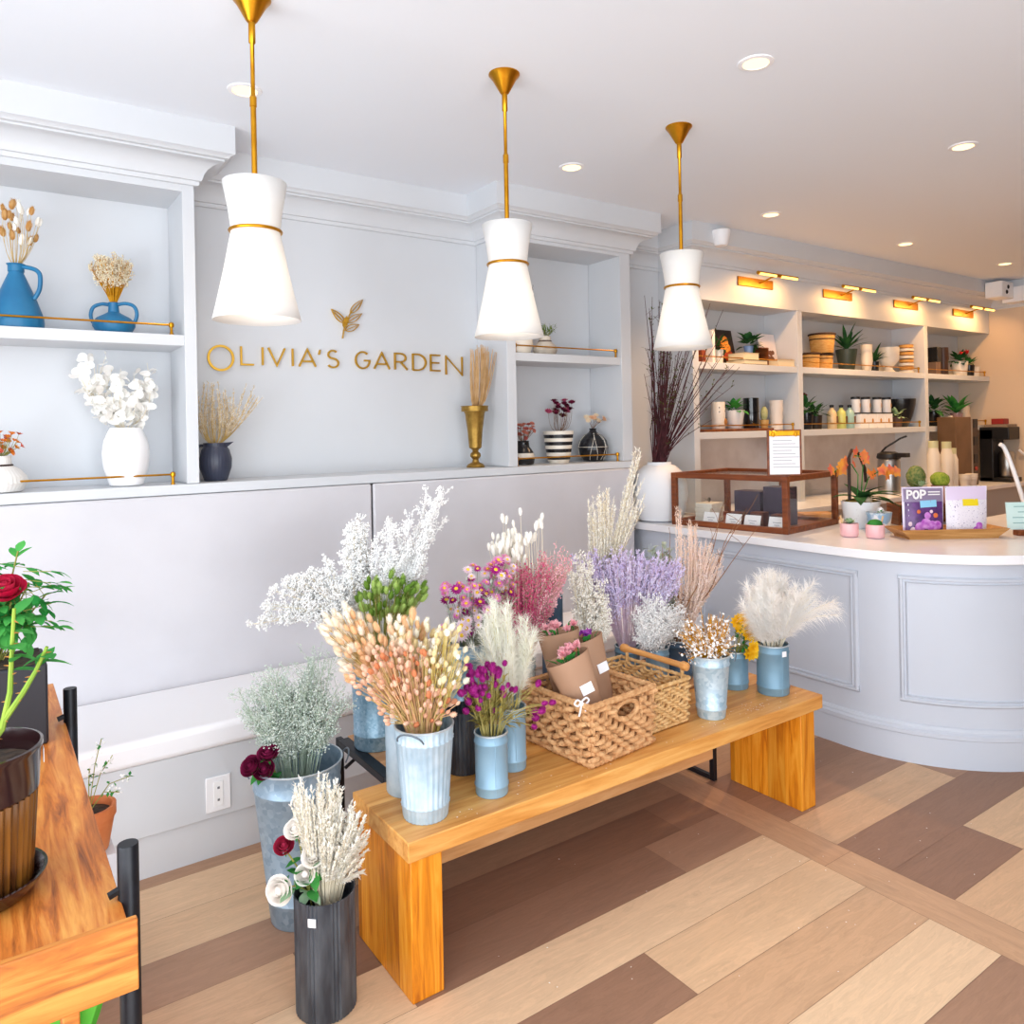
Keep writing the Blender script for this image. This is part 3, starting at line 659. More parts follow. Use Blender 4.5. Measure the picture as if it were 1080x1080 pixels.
for base, pts in (((-.03, 0), ((-.02, 0, .3), (-.05, .02, .36), (-.09, .05, .355), (-.13, .085, .31))), ((.02, .01), ((.03, 0, .33), (.02, -.01, .4), (-.03, .02, .41))), ((.04, .02), ((.07, -.01, .28), (.11, -.06, .32), (.165, -.1, .3)))):
    P = [V((base[0], base[1], .15))] + [V(p) for p in pts]; Q = []
    for i in range(len(P) - 1):
        for j in range(4): Q.append(P[i].lerp(P[i+1], j/4))
    Q.append(P[-1]); st.tube(Q, .003, 6)
    for i in range(len(Q)//2, len(Q), 1):
        if R.random() < .8: orchid_flower(fl, Q[i] + V((R.uniform(-.03, .03), R.uniform(-.03, .02), R.uniform(-.01, .03))), (R.uniform(-.5, .5), -1, R.uniform(-.2, .5)), R.uniform(.028, .046))
part(t, 'stems', st, GREEN); part(t, 'blossoms', fl, ORANGE)
part(t, 'support_hoop', MB().tube([(-.06, .03, .15), (-.06, .03, .4), (-.03, .03, .44), (.04, .03, .42), (.1, .03, .33), (.11, .03, .25)], .009, 8), mat('hoop_dark', '#2e1d14', .6))
t = thing('blue_pot', 'small blue and white pot with a stone and a succulent in front of the orchid', 'potted plant', (4.03, 2.3, CT))
part(t, 'pot', cup(MB(), .052, .066, .105, 28, .006), mat('blue_white_glaze', '#8fb6d6', .35, col2='#e6edf2', scale=9, lo=.45, hi=.5)); potfill(t, .06, .094)
part(t, 'stone', MB().ell((0, -.01, .115), .022, .018, .022, nu=6, nv=4, jit=.15, R=R), CARD)
part(t, 'succulent', bush(MB(), (-.03, -.02, .1), .02, .02, 14, .022, R), GREEN)
# tray with two pouches
t = thing('wooden_tray', 'shallow wooden tray with slanted sides holding two sweet pouches', 'tray', (4.08, 1.975, CT), radians(-34.8))
mb = MB().box(-.225, -.08, 0, .225, .08, .008)
mb.add([(-.225,-.08,.008),(.225,-.08,.008),(.275,-.095,.05),(-.275,-.095,.05),(-.225,-.072,.008),(.225,-.072,.008),(.268,-.087,.05),(-.268,-.087,.05)], [(0,1,2,3),(5,4,7,6),(3,2,6,7)])
mb.add([(-.225,.08,.008),(.225,.08,.008),(.275,.095,.05),(-.275,.095,.05),(-.225,.072,.008),(.225,.072,.008),(.268,.087,.05),(-.268,.087,.05)], [(3,2,1,0),(4,5,6,7),(7,6,2,3)])
for s in (-1, 1): mb.add([(s*.225,-.08,.008),(s*.225,.08,.008),(s*.275,.095,.05),(s*.275,-.095,.05),(s*.217,-.072,.008),(s*.217,.072,.008),(s*.268,.087,.05),(s*.268,-.087,.05)], [(0,1,2,3),(7,6,5,4),(2,6,7,3)])
part(t, 'body', mb, OAKW, smooth=False)
TM = Matrix.Translation((4.08, 1.975, CT)) @ Matrix.Rotation(radians(-34.8), 4, 'Z')
def pouch(x, label, m1, extras):
    p = TM @ V((x, 0, .009)); t = thing('sweet_pouch', label, 'pouch', p, radians(-34.8), 'stand-up sweet pouches in the tray')
    w, h = .107, .25; vs = []; fs = []; n = 8; m = 8
    def dep(u, v): return .034*(1 - v)**.7*(1 - abs(u)**3) + .001
    for s in (-1, 1):
        for j in range(m + 1):
            for i in range(n + 1): u = -1 + 2*i/n; v = j/m; vs.append((u*w*(.96 + .04*v), s*dep(u, v), v*h))
    for s in (0, 1):
        o = s*(n+1)*(m+1)
        for j in range(m):
            for i in range(n):
                a = o + j*(n+1) + i; q = (a, a+1, a+n+2, a+n+1); fs.append(q if s == 0 else q[::-1])
    K = (n+1)*(m+1)
    for j in range(m):
        for i, fl_ in ((0, 0), (n, 1)):
            a = j*(n+1) + i; q = (a, a+n+1, K+a+n+1, K+a); fs.append(q if not fl_ else q[::-1])
    for i in range(n): fs += [(i, K+i, K+i+1, i+1), (m*(n+1)+i, m*(n+1)+i+1, K+m*(n+1)+i+1, K+m*(n+1)+i)]
    part(t, 'bag', MB().add(vs, fs), m1)
    def face(u, v): return V((u*w, -dep(u, v) - .0008, v*h))
    for nm, mm, polys in extras:
        mb = MB()
        for (u0, u1, v0, v1, sl) in polys:
            nn = 6; vs = []
            for j in range(nn+1):
                for i in range(nn+1):
                    u = u0 + (u1-u0)*i/nn; v = v0 + (v1-v0)*j/nn + sl*(u-u0); q = face(u, v); vs.append((q.x, q.y, q.z))
            mb.add(vs, [(j*(nn+1)+i, j*(nn+1)+i+1, (j+1)*(nn+1)+i+1, (j+1)*(nn+1)+i) for j in range(nn) for i in range(nn)])
        part(t, nm, mb, mm)
    return t, face
PV = mat('galaxy_print', '#3a1f4e', .35, col2='#6c3f86', scale=26, lo=.3, hi=.7); PB = mat('pouch_foil', '#cfc2e2', .3, col2='#e6e0f0', scale=10)
SPK = mat('speckled_foil', '#6d5a96', .35, col2='#e8e4ee', scale=160, lo=.33, hi=.37); MAG = mat('magenta_crystal', '#b04bbd', .4, col2='#d99be0', scale=40)
def blobs(face, pts, m, t, nm):
    mb = MB()
    for u, v, r in pts: mb.ell(face(u, v) + V((0, -.001, 0)), r, .003, r, nu=7, nv=5)
    part(t, nm, mb, m)
tp, fc = pouch(-.115, 'dark purple sweet pouch lettered POP in the wooden tray', PB, [('artwork', PV, [(-.9, .93, .02, .7, .0)]), ('banner', mat('grey_mauve', '#8d7f9c', .4), [(-.94, .94, .7, .97, 0)]), ('sticker', mat('sky_label', '#8ccbec', .5), [(-.2, .6, .58, .72, .02)])])
blobs(fc, [(0, .25, .03), (.3, .2, .03), (-.3, .18, .028), (.1, .42, .018), (.55, .22, .024)], MAG, tp, 'candy_picture')
blobs(fc, [(-.6, .12, .018), (-.7, .25, .012), (.3, .5, .009), (-.1, .08, .014)], mat('pale_candy', '#f2d9e6', .4), tp, 'candy_picture'); blobs(fc, [(.5, .42, .013), (-.3, .5, .011)], mat('orange_candy', '#d9713a', .4), tp, 'candy_picture')
mb = MB()
def ln2(ls, u0, v0, s, w=.006):
    return [([(u0 + a*s, v0 + b_*s) for a, b_ in pts], cl) for pts, cl in ls]
lt = []; X = [-.078, -.047, -.016]
for ch, x in zip('POP', X):
    if ch == 'P': lt.append(([(x, .172), (x, .21)] + arc(x + .008, .2, .012, .0095, 90, -90, 8) + [(x, .1905)], False))
    else: lt.append((arc(x + .009, .191, .0115, .0165, 0, 345, 16), True))
strokes(mb, [([(x*1.12, z*1.11) for x, z in q], c_) for q, c_ in lt], .0095, .002, -.02)
for k, z in enumerate((.2, .188)): mb.box(.02, -.02, z*1.11, .08, -.0165, z*1.11 + .006)
part(tp, 'lettering', mb, CARD, smooth=False)
tp, fc = pouch(.109, 'pale speckled sweet pouch with a yellow label in the wooden tray', SPK, [('banner', mat('lilac_band', '#dccde8', .4), [(-.96, .96, .72, .99, 0)]), ('sticker', mat('yellow_label', '#e8d21a', .5), [(-.25, .5, .6, .74, 0)])])
blobs(fc, [(.3, .1, .022), (.45, .2, .018), (.1, .07, .016), (.5, .08, .02)], MAG, tp, 'candy_picture')
# card sign on a wooden foot
t = thing('card_sign', 'pale teal card sign in a wooden block on the counter edge', 'sign', (4.42, 1.74, CT), radians(-34.8))
part(t, 'block', MB().box(-.05, -.025, 0, .2, .025, .03), CASEW, .003)
part(t, 'card', MB().box(-.09, -.002, .03, .21, .002, .17).xf(Matrix.Rotation(radians(-6), 4, 'X')), mat('teal_card', '#dff0ee', .6, col2='#b5e0da', scale=3, stretch=(.1, .1, 1)))
mb = MB()
for i, (a, b_) in enumerate(((-.05, .2), (-.03, .19), (-.06, .2), (-.06, .18))): mb.box(a, -.0035, .145 - i*.028, b_, -.002, .15 - i*.028)
part(t, 'print', mb.xf(Matrix.Rotation(radians(-6), 4, 'X')), mat('teal_print', '#8fb9b8', .7))
solo('lemon', MB().ell((0, 0, .03), .036, .03, .03, nu=14, nv=10), mat('lemon_yellow', '#e8b81c', .4, bump=.1, bscale=200), 'yellow lemon beside the wooden tray on the counter', 'fruit', (4.56, 2.05, CT))
# round cactus pots behind the pouches
t = thing('cactus_pot', 'fuzzy round cactus in a dark pot just behind the dark purple pouch', 'potted plant', (4.5, 2.34, CT + .1205))
part(t, 'pot', cup(MB(), .045, .055, .09, 24), BLACKC); part(t, 'cactus', MB().ell((0, 0, .15), .052, .052, .068, nu=20, nv=12, jit=.05, R=R), mat('cactus_green', '#4b6b35', .8, col2='#8a8a4e', scale=70, bump=.5)); part(t, 'succulent', rosette(MB(), (-.03, -.045, .1), .05, 16, R, 1.3), PALEG)
t = thing('cactus_pot', 'bright green ball cactus in a pink brown pot between the two pouches', 'potted plant', (4.616, 2.26, CT + .1205))
part(t, 'pot', cup(MB(), .04, .048, .1, 24), mat('dusty_pot', '#b98a80', .6)); part(t, 'cactus', MB().ell((0, 0, .133), .052, .052, .046, nu=20, nv=12, jit=.04, R=R), mat('ball_cactus', '#6f8f22', .8, col2='#9aa83a', scale=80, bump=.5))
t = thing('wooden_riser', 'dark wooden riser with two cactus pots behind the sweet pouches', 'stand', (4.575, 2.28, CT), radians(-34.8))
part(t, 'top_board', MB().box(-.24, -.07, .105, .24, .07, .12), DARKWOOD, .002)
for x in (-.24, .225): part(t, 'end_board', MB().box(x, -.07, 0, x + .015, .07, .1045), DARKWOOD, .002)
part(t, 'back_board', MB().box(-.2248, .055, 0, .2248, .068, .1045), DARKWOOD)
# boards beside the case
for k in range(2): solo('serving_board', MB().box(-.105, -.08, 0, .105, .08, .018), OAKW, ['lower wooden serving board behind the display case', 'upper wooden serving board behind the display case'][k], 'board', (4.31, 2.86 + .01*k, CT + .0185*k), radians(-25 - 8*k), 'wooden serving boards behind the case', .003)

# ------------------------------------------------------------------ back bar along the wall
t = thing('back_bar', 'back counter with pale top under the bookshelf', 'counter', (0, 0, 0))
part(t, 'cabinet', MB().box(4.21, 3.25, 0, 8.165, 3.775, .93), mat('bar_cabinet', '#b9b4b2', .6)); part(t, 'worktop', MB().box(4.2, 3.2, .932, 8.165, 3.775, .97), QUARTZ, .003)
BZ = .97
t = thing('airpot', 'steel airpot with a black pump lid behind the orchid', 'airpot', (6.12, 3.4, BZ))
part(t, 'body', MB().lathe([(.08, 0), (.085, .006), (.085, .27), (.078, .285), (0, .285)], 28), STEEL)
part(t, 'lid', MB().lathe([(.088, .286), (.092, .3), (.085, .33), (.05, .345), (0, .348)], 28).box(-.035, -.16, .3, .035, -.05, .335), BLACKP, .004)
part(t, 'handle', MB().tube([(-.02, .06, .33), (-.04, .0, .38), (.03, -.08, .45), (.06, -.12, .47)], .008, 8), BLACKP)
BOT = mat('cream_bottle', '#efe6d6', .4)
for k, (x, y, h, l) in enumerate(((6.6, 3.28, .42, 'tallest cream bottle beside the brown coffee machine'), (6.78, 3.26, .41, 'cream bottle in the middle of three by the brown coffee machine'), (6.93, 3.29, .35, 'shortest cream bottle, closest to the brown coffee machine'))):
    t = thing('cream_bottle', l, 'bottle', (x, y, BZ), group='cream bottles on the back bar')
    part(t, 'body', MB().lathe([(.046, 0), (.05, .01), (.05, h*.72), (.04, h*.8), (.036, h*.86), (0, h*.86)], 20), BOT); part(t, 'cap', MB().lathe([(.038, h*.861), (.038, h), (0, h)], 20), mat('lime_cap', '#d7d6a8', .5))
t = thing('paper_cup_stack', 'stack of white paper cups before the brown coffee machine', 'cups', (7.03, 3.23, BZ)); part(t, 'cups', MB().lathe([(.034, 0), (.045, .075), (.047, .077), (.045, .08), (.047, .09), (.049, .1), (.047, .104), (.05, .12), (.0, .12)], 20), CREAM)
dup(t, (7.15, 3.23, BZ), label='taller looking stack of paper cups nearer the brewer', group='paper cup stacks'); t['group'] = 'paper cup stacks'
t = thing('coffee_machine', 'tall bronze brown coffee machine with a steel edge on the back bar', 'coffee machine', (7.38, 3.38, BZ))
part(t, 'body', MB().box(-.28, -.05, 0, .0, .112, .62), mat('bronze_panel', '#6f5238', .4, .3, col2='#7f6044', scale=5), .004); part(t, 'side_panel', MB().box(.0005, -.05, 0, .03, .112, .6), STEEL)
part(t, 'front_panel', MB().box(.0305, -.05, 0, .13, .112, .6), mat('dark_bronze', '#4d3a30', .4, .3), .003)
for z in (.52, .36, .2): part(t, 'display', MB().box(.045, -.056, z, .115, -.051, z + .08), BLACKP)
part(t, 'button', MB().lathe([(.018, 0), (.018, .01), (0, .01)], 12).xf(Matrix.Translation((.08, -.05, .15)) @ Matrix.Rotation(radians(90), 4, 'X')), mat('red_button', '#a3342c', .4))
t = thing('coffee_brewer', 'black filter coffee brewer with a steel jug on the back bar', 'coffee machine', (8.02, 3.36, BZ))
part(t, 'body', MB().box(-.1, .02, 0, .13, .14, .5).box(-.1, -.12, .4, .13, .14, .52), BLACKP, .008); part(t, 'base', MB().box(-.1, -.13, 0, .13, .14, .04), BLACKP, .004)
part(t, 'jug', MB().lathe([(.06, .045), (.065, .06), (.065, .26), (.05, .29), (.0, .3)], 24, (.015, -.05, 0)), STEEL); part(t, 'tray', MB().box(-.09, -.1, .521, .12, .1, .545), mat('brewer_tray', '#8d7a6a', .5))
part(t, 'filter_box', MB().box(-.06, -.06, .546, .05, .05, .6), mat('red_box', '#8e2320', .5), .004); part(t, 'lever', MB().tube([(.1, -.12, .3), (.16, -.2, .2), (.18, -.24, .05)], .012, 8), WHITE)
t = thing('espresso_tap', 'curved white tap hose in front of the black coffee brewer', 'tap', (4.9, 1.9, CT))
part(t, 'hose', MB().tube(smooth_path([(0, 0, 0), (0, .02, .07), (0, .05, .18), (0, .09, .32), (-.01, .125, .43), (-.03, .14, .455)]), .012, 10), WHITE)
# ------------------------------------------------------------------ benches
BW = wood('amber_bench_top', '#c07c34', '#d99a50', '#e8b56c', 'X', 2.4, .42, .125, 'Y')
BL = wood('amber_bench_leg', '#a8560c', '#d98416', '#eaa338', 'Z', 2.2, .42, .085, 'Y', knots=1.2)
BT = .444
t = thing('wooden_bench', 'chunky amber wooden bench on block legs carrying the flower buckets', 'bench', (.932, 1.865, 0))
o = part(t, 'seat', MB().box(0, 0, .388, 1.89, .372, BT), BW, .003)
part(t, 'leg', MB().box(-.002 + .012, .008, 0, .108, .366, .3878), BL, .003); part(t, 'leg', MB().box(1.752, .008, 0, 1.842, .366, .3878), BL, .003)
part(t, 'stretcher', MB().box(.108, .3, .3, 1.752, .34, .3875), BL, .002)
t = thing('metal_leg_bench', 'lower wooden bench with black metal frame legs behind the amber bench', 'bench', (1.06, 2.262, 0))
part(t, 'lower_board', MB().box(.03, .0, .1, 1.55, .4, .17), wood('low_board_wood', '#c58a50', '#d9a068', '#e6b582', 'X', 2.4, .5), .003)
part(t, 'seat', MB().box(.042, .02, .392, 1.55, .42, .436), wood('back_bench_wood', '#a9764c', '#bf8d60', '#cfa377', 'X', 2.4, .5, .14, 'Y'), .003)
for x in (0, 1.552):
    f = MB()
    for yy in (0, .405): f.box(x, yy, 0, x + .022, yy + .025, .436)
    f.box(x, .025, .41, x + .022 + (.018 if x == 0 else 0), .405, .436).box(x, .025, 0, x + .022, .405, .02)
    part(t, 'leg_frame', f, BLACKM, .002)
part(t, 'brace', MB().tube([(.02, .395, .33), (.12, .395, .39)], .007, 6), BLACKM)

# ------------------------------------------------------------------ metal buckets
GALV = mat('galvanised_blue', '#9dbbce', .42, .3, col2='#c4d8e4', scale=70, kind='voronoi', lo=.1, hi=.9)
GALVP = mat('galvanised_pale', '#a3bccd', .5, .2, col2='#bccfdc', scale=24)
GALVF = mat('galvanised_steel', '#839db3', .42, .4, col2='#a4bccd', scale=60, kind='voronoi', lo=.1, hi=.9)
GALVT = mat('galvanised_tank', '#7ba3bd', .4, .35, col2='#a3c4d8', scale=110, kind='voronoi', lo=.1, hi=.9)
BLUEP = mat('slate_blue_tin', '#6f93a9', .5, .25, col2='#7da0b5', scale=8)
BLUEL = mat('light_blue_tin', '#86a9c0', .5, .25, col2='#93b5ca', scale=8)
NAVY = mat('navy_tin', '#3f566d', .5, .25, col2='#4c647b', scale=8)
ZINC = mat('dark_zinc', '#3a3f49', .4, .5, col2='#6d7681', scale=26, stretch=(1, 1, .25), lo=.35, hi=.8)
RIMM = mat('bucket_rim', '#c3d0d8', .35, .6)
def ringhandle(mb, r, z, a, w=.04, h=.03):
    c = V((r*cos(a), r*sin(a), z)); s_ = V((-sin(a), cos(a), 0)); u = V((cos(a)*.35, sin(a)*.35, -.9))
    return mb.tube([c + s_*(w*cos(q)) + V((cos(a), sin(a), 0))*(.006 + .016*sin(q)) + V((0, 0, h*sin(q)*.9)) for q in [pi*i/10 for i in range(11)]], .0028, 6)
def tin(name, label, x, y, z, r0, r1, h, m, band=True, handles=False, ribs=0, seam=True, price=None, group=None, rim=True, cat='bucket', ha=2.4):
    t = thing(name, label, cat, (x, y, z), group=group)
    n = 96 if ribs else 36
    pr = [(r0*.97, 0), (r0, .004)]
    if band:
        for f in (.16, .86):
            rr = r0 + (r1-r0)*f; pr += [(rr, h*f - .005), (rr + .0025, h*f - .002), (rr + .0025, h*f + .002), (rr, h*f + .005)]
    pr += [(r1, h - .004), (r1 + .001, h), (r1 - .002, h)]
    mb = MB(); mb.lathe(pr + [(r0 - .002, .008), (0, .008)], n, flute=.022 if ribs else 0, fl_n=ribs)
    bo = part(t, 'body', mb, m, angle=50)
    if rim: part(t, 'rim', MB().tube([(r1*cos(a), r1*sin(a), h) for a in [2*pi*i/36 for i in range(36)]], .0032, 6, closed=True), RIMM)
    if seam: part(bo, 'seam', MB().tube([(r0*cos(-1.9) , r0*sin(-1.9), .01), (r1*cos(-1.9), r1*sin(-1.9), h - .01)], .0016, 4), m)
    if handles:
        for a in (ha, ha + pi): part(t, 'handle', ringhandle(MB(), r1, h - .02, a), mat('wire_handle', '#74828e', .4, .6))
    if price:
        a = -2.15 if price is True else price; q = V((cos(a), sin(a), 0)); rr = r0 + (r1 - r0)*.8 + .0022
        part(bo, 'price_sticker', MB().box(-.011, -.0005, -.011, .011, .0005, .011).xf(Matrix.Translation(q*rr + V((0, 0, h*.86))) @ Matrix.Rotation(a + pi/2, 4, 'Z')), CARD, label='small white price sticker')
    return t
tin('flower_bucket', 'pale galvanised fluted bucket with ring handles at the near end of the bench', 1.046, 1.975, BT + .001, .064, .084, .262, GALVP, handles=True, ribs=28, seam=False, ha=-2.5)
tin('flower_bucket', 'plain pale blue tin cylinder half hidden behind the fluted bucket', 1.085, 2.15, BT + .001, .072, .073, .25, GALVP, band=False)
tin('flower_bucket', 'mottled blue galvanised bucket on the lower bench beside the black metal frame', 1.155, 2.545, .437, .078, .084, .32, GALVT, seam=False)
tin('flower_bucket', 'dark ribbed zinc cylinder behind the purple globe flowers', 1.29, 2.165, BT + .001, .057, .058, .2, ZINC, band=False, ribs=32, seam=False, rim=False)
tin('flower_bucket', 'short slate blue tin cylinder holding the purple globe flowers', 1.275, 1.975, BT + .001, .05, .05, .185, BLUEL, price=None)
tin('flower_bucket', 'slate blue tin cylinder holding the feathery cream grass', 1.425, 2.08, BT + .001, .045, .046, .2, BLUEL)
tin('flower_bucket', 'dark blue galvanised bucket holding the pink daisies', 1.5, 2.48, .437, .075, .08, .32, GALVT, seam=False)
tin('flower_bucket', 'slate blue tin cylinder under the crimson sprays', 1.76, 2.5, .437, .06, .06, .2, BLUEP)
tin('flower_vase', 'dark tall tin with a pale rim behind the kraft bouquets', 1.97, 2.56, .437, .045, .045, .42, NAVY, band=False, cat='vase')
tin('flower_bucket', 'navy tin cylinder holding the tall cream plumes', 2.2, 2.615, .437, .05, .05, .17, NAVY)
tin('flower_bucket', 'slate blue tin cylinder holding the lilac stems', 2.3, 2.46, .437, .053, .053, .17, BLUEP)
tin('flower_bucket', 'light blue tin cylinder holding the white misty sprays', 2.33, 2.31, .437, .048, .048, .19, BLUEL)
tin('flower_bucket', 'wide navy tin cylinder holding the blush pink plumes and twigs', 2.545, 2.4, .437, .066, .066, .17, NAVY)
tin('flower_bucket', 'small navy tin cylinder behind the cream oat sprays', 2.1, 2.45, .437, .05, .05, .17, NAVY)
tin('flower_bucket', 'tapered galvanised bucket with ring handles holding the gold daisies', 2.285, 1.985, BT + .001, .053, .073, .235, GALV, handles=True, seam=False, ha=2.6)
tin('flower_bucket', 'slate blue tin cylinder holding the yellow flowers', 2.62, 2.15, BT + .001, .06, .06, .155, BLUEP)
tin('flower_bucket', 'slate blue tin cylinder with a white sticker at the far end of the bench', 2.69, 2.005, BT + .001, .064, .064, .2, BLUEP, price=-1.75)
tin('floor_bucket', 'tall flared galvanised bucket with wire handles on the floor', .83, 2.44, .001, .09, .142, .5, GALVF, handles=True, seam=False, ha=2.9)
tin('floor_bucket', 'dark ribbed zinc cylinder on the floor nearest the viewer', .755, 2.017, .001, .08, .081, .315, ZINC, band=False, ribs=44, seam=False, price=-2.35, rim=False)

# ------------------------------------------------------------------ baskets
WICK = mat('seagrass', '#b98352', .75, col2='#dcae7c', scale=45, lo=.3, hi=.7, bump=.5, bscale=160)
WICK2 = mat('rattan', '#c99a5e', .65, col2='#e3bd86', scale=50, bump=.4, bscale=200); DARKIN = mat('basket_inside', '#5d3a20', .9, col2='#7a5030', scale=40)
def rect(w, d, taper, z, h, s, per):
    """point at run s (0..1) round a rounded rectangle; its outward direction"""
    k = 1 + taper*z/h; hw, hd = w/2*k, d/2*k; L = [2*hw, 2*hd, 2*hw, 2*hd]; q = (s % 1)*sum(L); i = 0
    while q > L[i]: q -= L[i]; i += 1
    return [(V((-hw + q, -hd)), V((0, -1))), (V((hw, -hd + q)), V((1, 0))), (V((hw - q, hd)), V((0, 1))), (V((-hw, hd - q)), V((-1, 0)))][i]
def basket(label, loc, rz, w, d, h, m, rows, nst, r, amp, hole=None, rope=.011):
    t = thing('wicker_basket', label, 'basket', loc, rz, 'wicker baskets on the bench')
    R = random.Random(int(w*1000)); P = 2*(w + d)
    mb = MB(); ns = nst*4
    for j in range(rows):
        z = .012 + (h - .03)*(j + .5)/rows; pts = []
        for i in range(ns + 1):
            s = i/ns; p, n = rect(w, d, .06, z, h, s % 1 if i < ns else 0, P); a = amp*sin(2*pi*(s*nst) + (pi if j % 2 else 0)); zz = z + r*.75*sin(2*pi*s*nst*.5 + j*1.3) + R.uniform(-.12, .12)*r
            q = p + n*a; inhole = hole and p.y < -d*.45 and abs(p.x - hole[0]) < hole[1] and z > hole[2]
            if inhole:
                if len(pts) > 1: mb.tube(pts, r, 6)
                pts = []
            else: pts.append((q.x, q.y, zz))
        if len(pts) > 1: mb.tube(pts, r, 6)
    part(t, 'weave', mb, m, angle=70)
    mb = MB()
    for k in range(nst):
        p0, n0 = rect(w, d, .06, 0, h, (k + .25)/nst, P); p1, n1 = rect(w, d, .06, h, h, (k + .25)/nst, P)
        if hole and p0.y < -d*.45 and abs(p0.x - hole[0]) < hole[1]: continue
        mb.tube([(p0.x, p0.y, .008), (p1.x, p1.y, h - .01)], r*.5, 5)
    part(t, 'stakes', mb, m)
    for nm, z in (('rim', h - rope*.6), ('base_rope', rope*.8)):
        mb = MB(); ring = []
        for i in range(160): p, n = rect(w, d, .06, z, h, i/160, P); ring.append((p.x, p.y, z))
        rs = [rope*(1 + .16*sin(i*2.3)) for i in range(160)]
        mb.tube(ring, rs, 7, closed=True); part(t, nm, mb, m)
    part(t, 'bottom', MB().box(-w/2 + .004, -d/2 + .004, .004, w/2 - .004, d/2 - .004, .012), m)
    return t
t = basket('chunky seagrass basket holding the brown paper bouquets', (1.755, 2.085, BT + .003), radians(5), .3, .32, .205, WICK, 9, 22, .0105, .011, (.015, .05, .125))
part(t, 'handle_rope', MB().tube([(.015 + .056*cos(a), -.168, .152 + .03*sin(a)) for a in [2*pi*i/24 for i in range(24)]], .009, 7, closed=True), WICK)
t = basket('finer rattan basket with a turned wooden handle bar beside the seagrass basket', (2.068, 2.17, BT + .003), radians(2), .2, .34, .165, WICK2, 11, 26, .0062, .006, None, .007)
part(t, 'handle_bar', MB().lathe([(.0, -.175), (.016, -.17), (.018, -.15), (.012, -.138), (.011, 0), (.012, .138), (.018, .15), (.016, .17), (0, .175)], 14).xf(Matrix.Translation((.103, 0, .2)) @ Matrix.Rotation(radians(90), 4, 'X')), wood('handle_wood', '#b9783d', '#cf9150', '#dda768', 'Y', 3), label='turned wooden handle bar')
for y in (-.145, .145): part(t, 'handle_post', MB().tube([(.103, y, .15), (.103, y, .19)], .007, 6), WICK2)

# wrapped bouquets
KRAFT = mat('kraft_paper', '#b08b70', .7, col2='#a58066', scale=6, stretch=(1, 1, .2)); CARN = petal('pink_carnation', '#f0a9b4', '#f8cdd2', .3, 40); CARP = petal('purple_carnation', '#a044b4', '#c66fd0', .3, 40); PEACH = petal('peach_bloom', '#f2b48a', '#f6d0a6', .3, 40)
def ruffle(mb, c, r, R, n=26):
    for k in range(n):
        a = R.uniform(0, 2*pi); el = R.uniform(.0, 1.5); d = V((cos(a)*cos(el), sin(a)*cos(el), sin(el) + .2)); mb.leaf(V(c) - d*r*.15, d, (R.uniform(-1, 1), R.uniform(-1, 1), .6), r*R.uniform(.8, 1.15), r*.75, R.uniform(-.4, .5), 3, .25, .6)
def bouquet(label, loc, axis, L, r0, r1, face, sheet, blooms, seed, sticker=True):
    R = random.Random(seed); t = thing('wrapped_bouquet', label, 'bouquet', loc, group='brown paper bouquets in the basket')
    z = V(axis).normalized(); y = V(face); y = (y - z*y.dot(z)).normalized(); x = y.cross(z); M = Matrix((x, y, z)).transposed().to_4x4()
    mb = MB(); n = 32; pr = [(r0, 0), (r0*1.02, .004), (r0 + (r1 - r0)*.5, L*.5), (r1, L), (r1 - .003, L - .001), (r0 - .003, .006), (0, .004)]
    mb.lathe(pr, n, sy=.62, flute=.02, fl_n=5); part(t, 'paper_sleeve', mb.xf(M), KRAFT, angle=60)
    if sticker: part(t, 'price_sticker', MB().box(-.022, -.001, -.017, .022, .001, .017).xf(M @ Matrix.Translation((-.012, (r0 + (r1-r0)*.55)*.62*1.03 + .003, L*.52)) @ Matrix.Rotation(radians(5), 4, 'X')), CARD, label='white price sticker')
    st = MB(); gr = MB(); bl = {}
    for m, cnt, rr in blooms:
        for _ in range(cnt):
            a = R.uniform(0, 2*pi); q = R.uniform(0, .8); c = V((r1*q*cos(a), r1*.62*q*sin(a), L + R.uniform(0, .022))); mb = bl.setdefault(m.name, (MB(), m))[0]; ruffle(mb, c, rr, R); st.tube([(c.x*.3, c.y*.3, .02), tuple(c)], .002, 4)
    for _ in range(7):
        a = R.uniform(0, 2*pi); gr.leaf((r1*.6*cos(a), r1*.4*sin(a), L - .005), (cos(a), sin(a), 1.5), (0, 0, 1), .04, .02, .2, 3)
    part(t, 'stems', st.xf(M), GREEN); part(t, 'leaves', gr.xf(M), GREEN)
    for mb, m in bl.values(): part(t, 'blossoms', mb.xf(M), m)
bouquet('brown paper bouquet of pale pink carnations leaning over the front rim of the seagrass basket', (1.708, 2.005, .555), (-.075, .045, .23), .235, .05, .08, (-.35, -1, .1), KRAFT, [(CARN, 9, .024), (PEACH, 2, .016)], 3)
bouquet('brown paper bouquet with one bright purple bloom between the two baskets', (1.862, 2.125, .56), (-.05, .03, .23), .235, .044, .066, (-.1, -1, .2), KRAFT, [(CARP, 5, .024), (PEACH, 1, .014)], 4)
bouquet('brown paper bouquet of pink carnations at the back of the seagrass basket', (1.745, 2.18, .56), (-.025, .02, .26), .26, .045, .08, (-.3, -1, .1), KRAFT, [(CARN, 9, .024)], 6, False)
RIB = MB(); R = random.Random(2)
for s in (-1, 1):
    RIB.tube(smooth_path([(0, 0, 0), (s*.018, -.004, .012), (s*.03, -.004, .002), (s*.016, -.004, -.008), (0, 0, 0)]), .0032, 6).tube(smooth_path([(0, 0, 0), (s*.008, -.008, -.018), (s*.016, -.008, -.04)]), .003, 6)
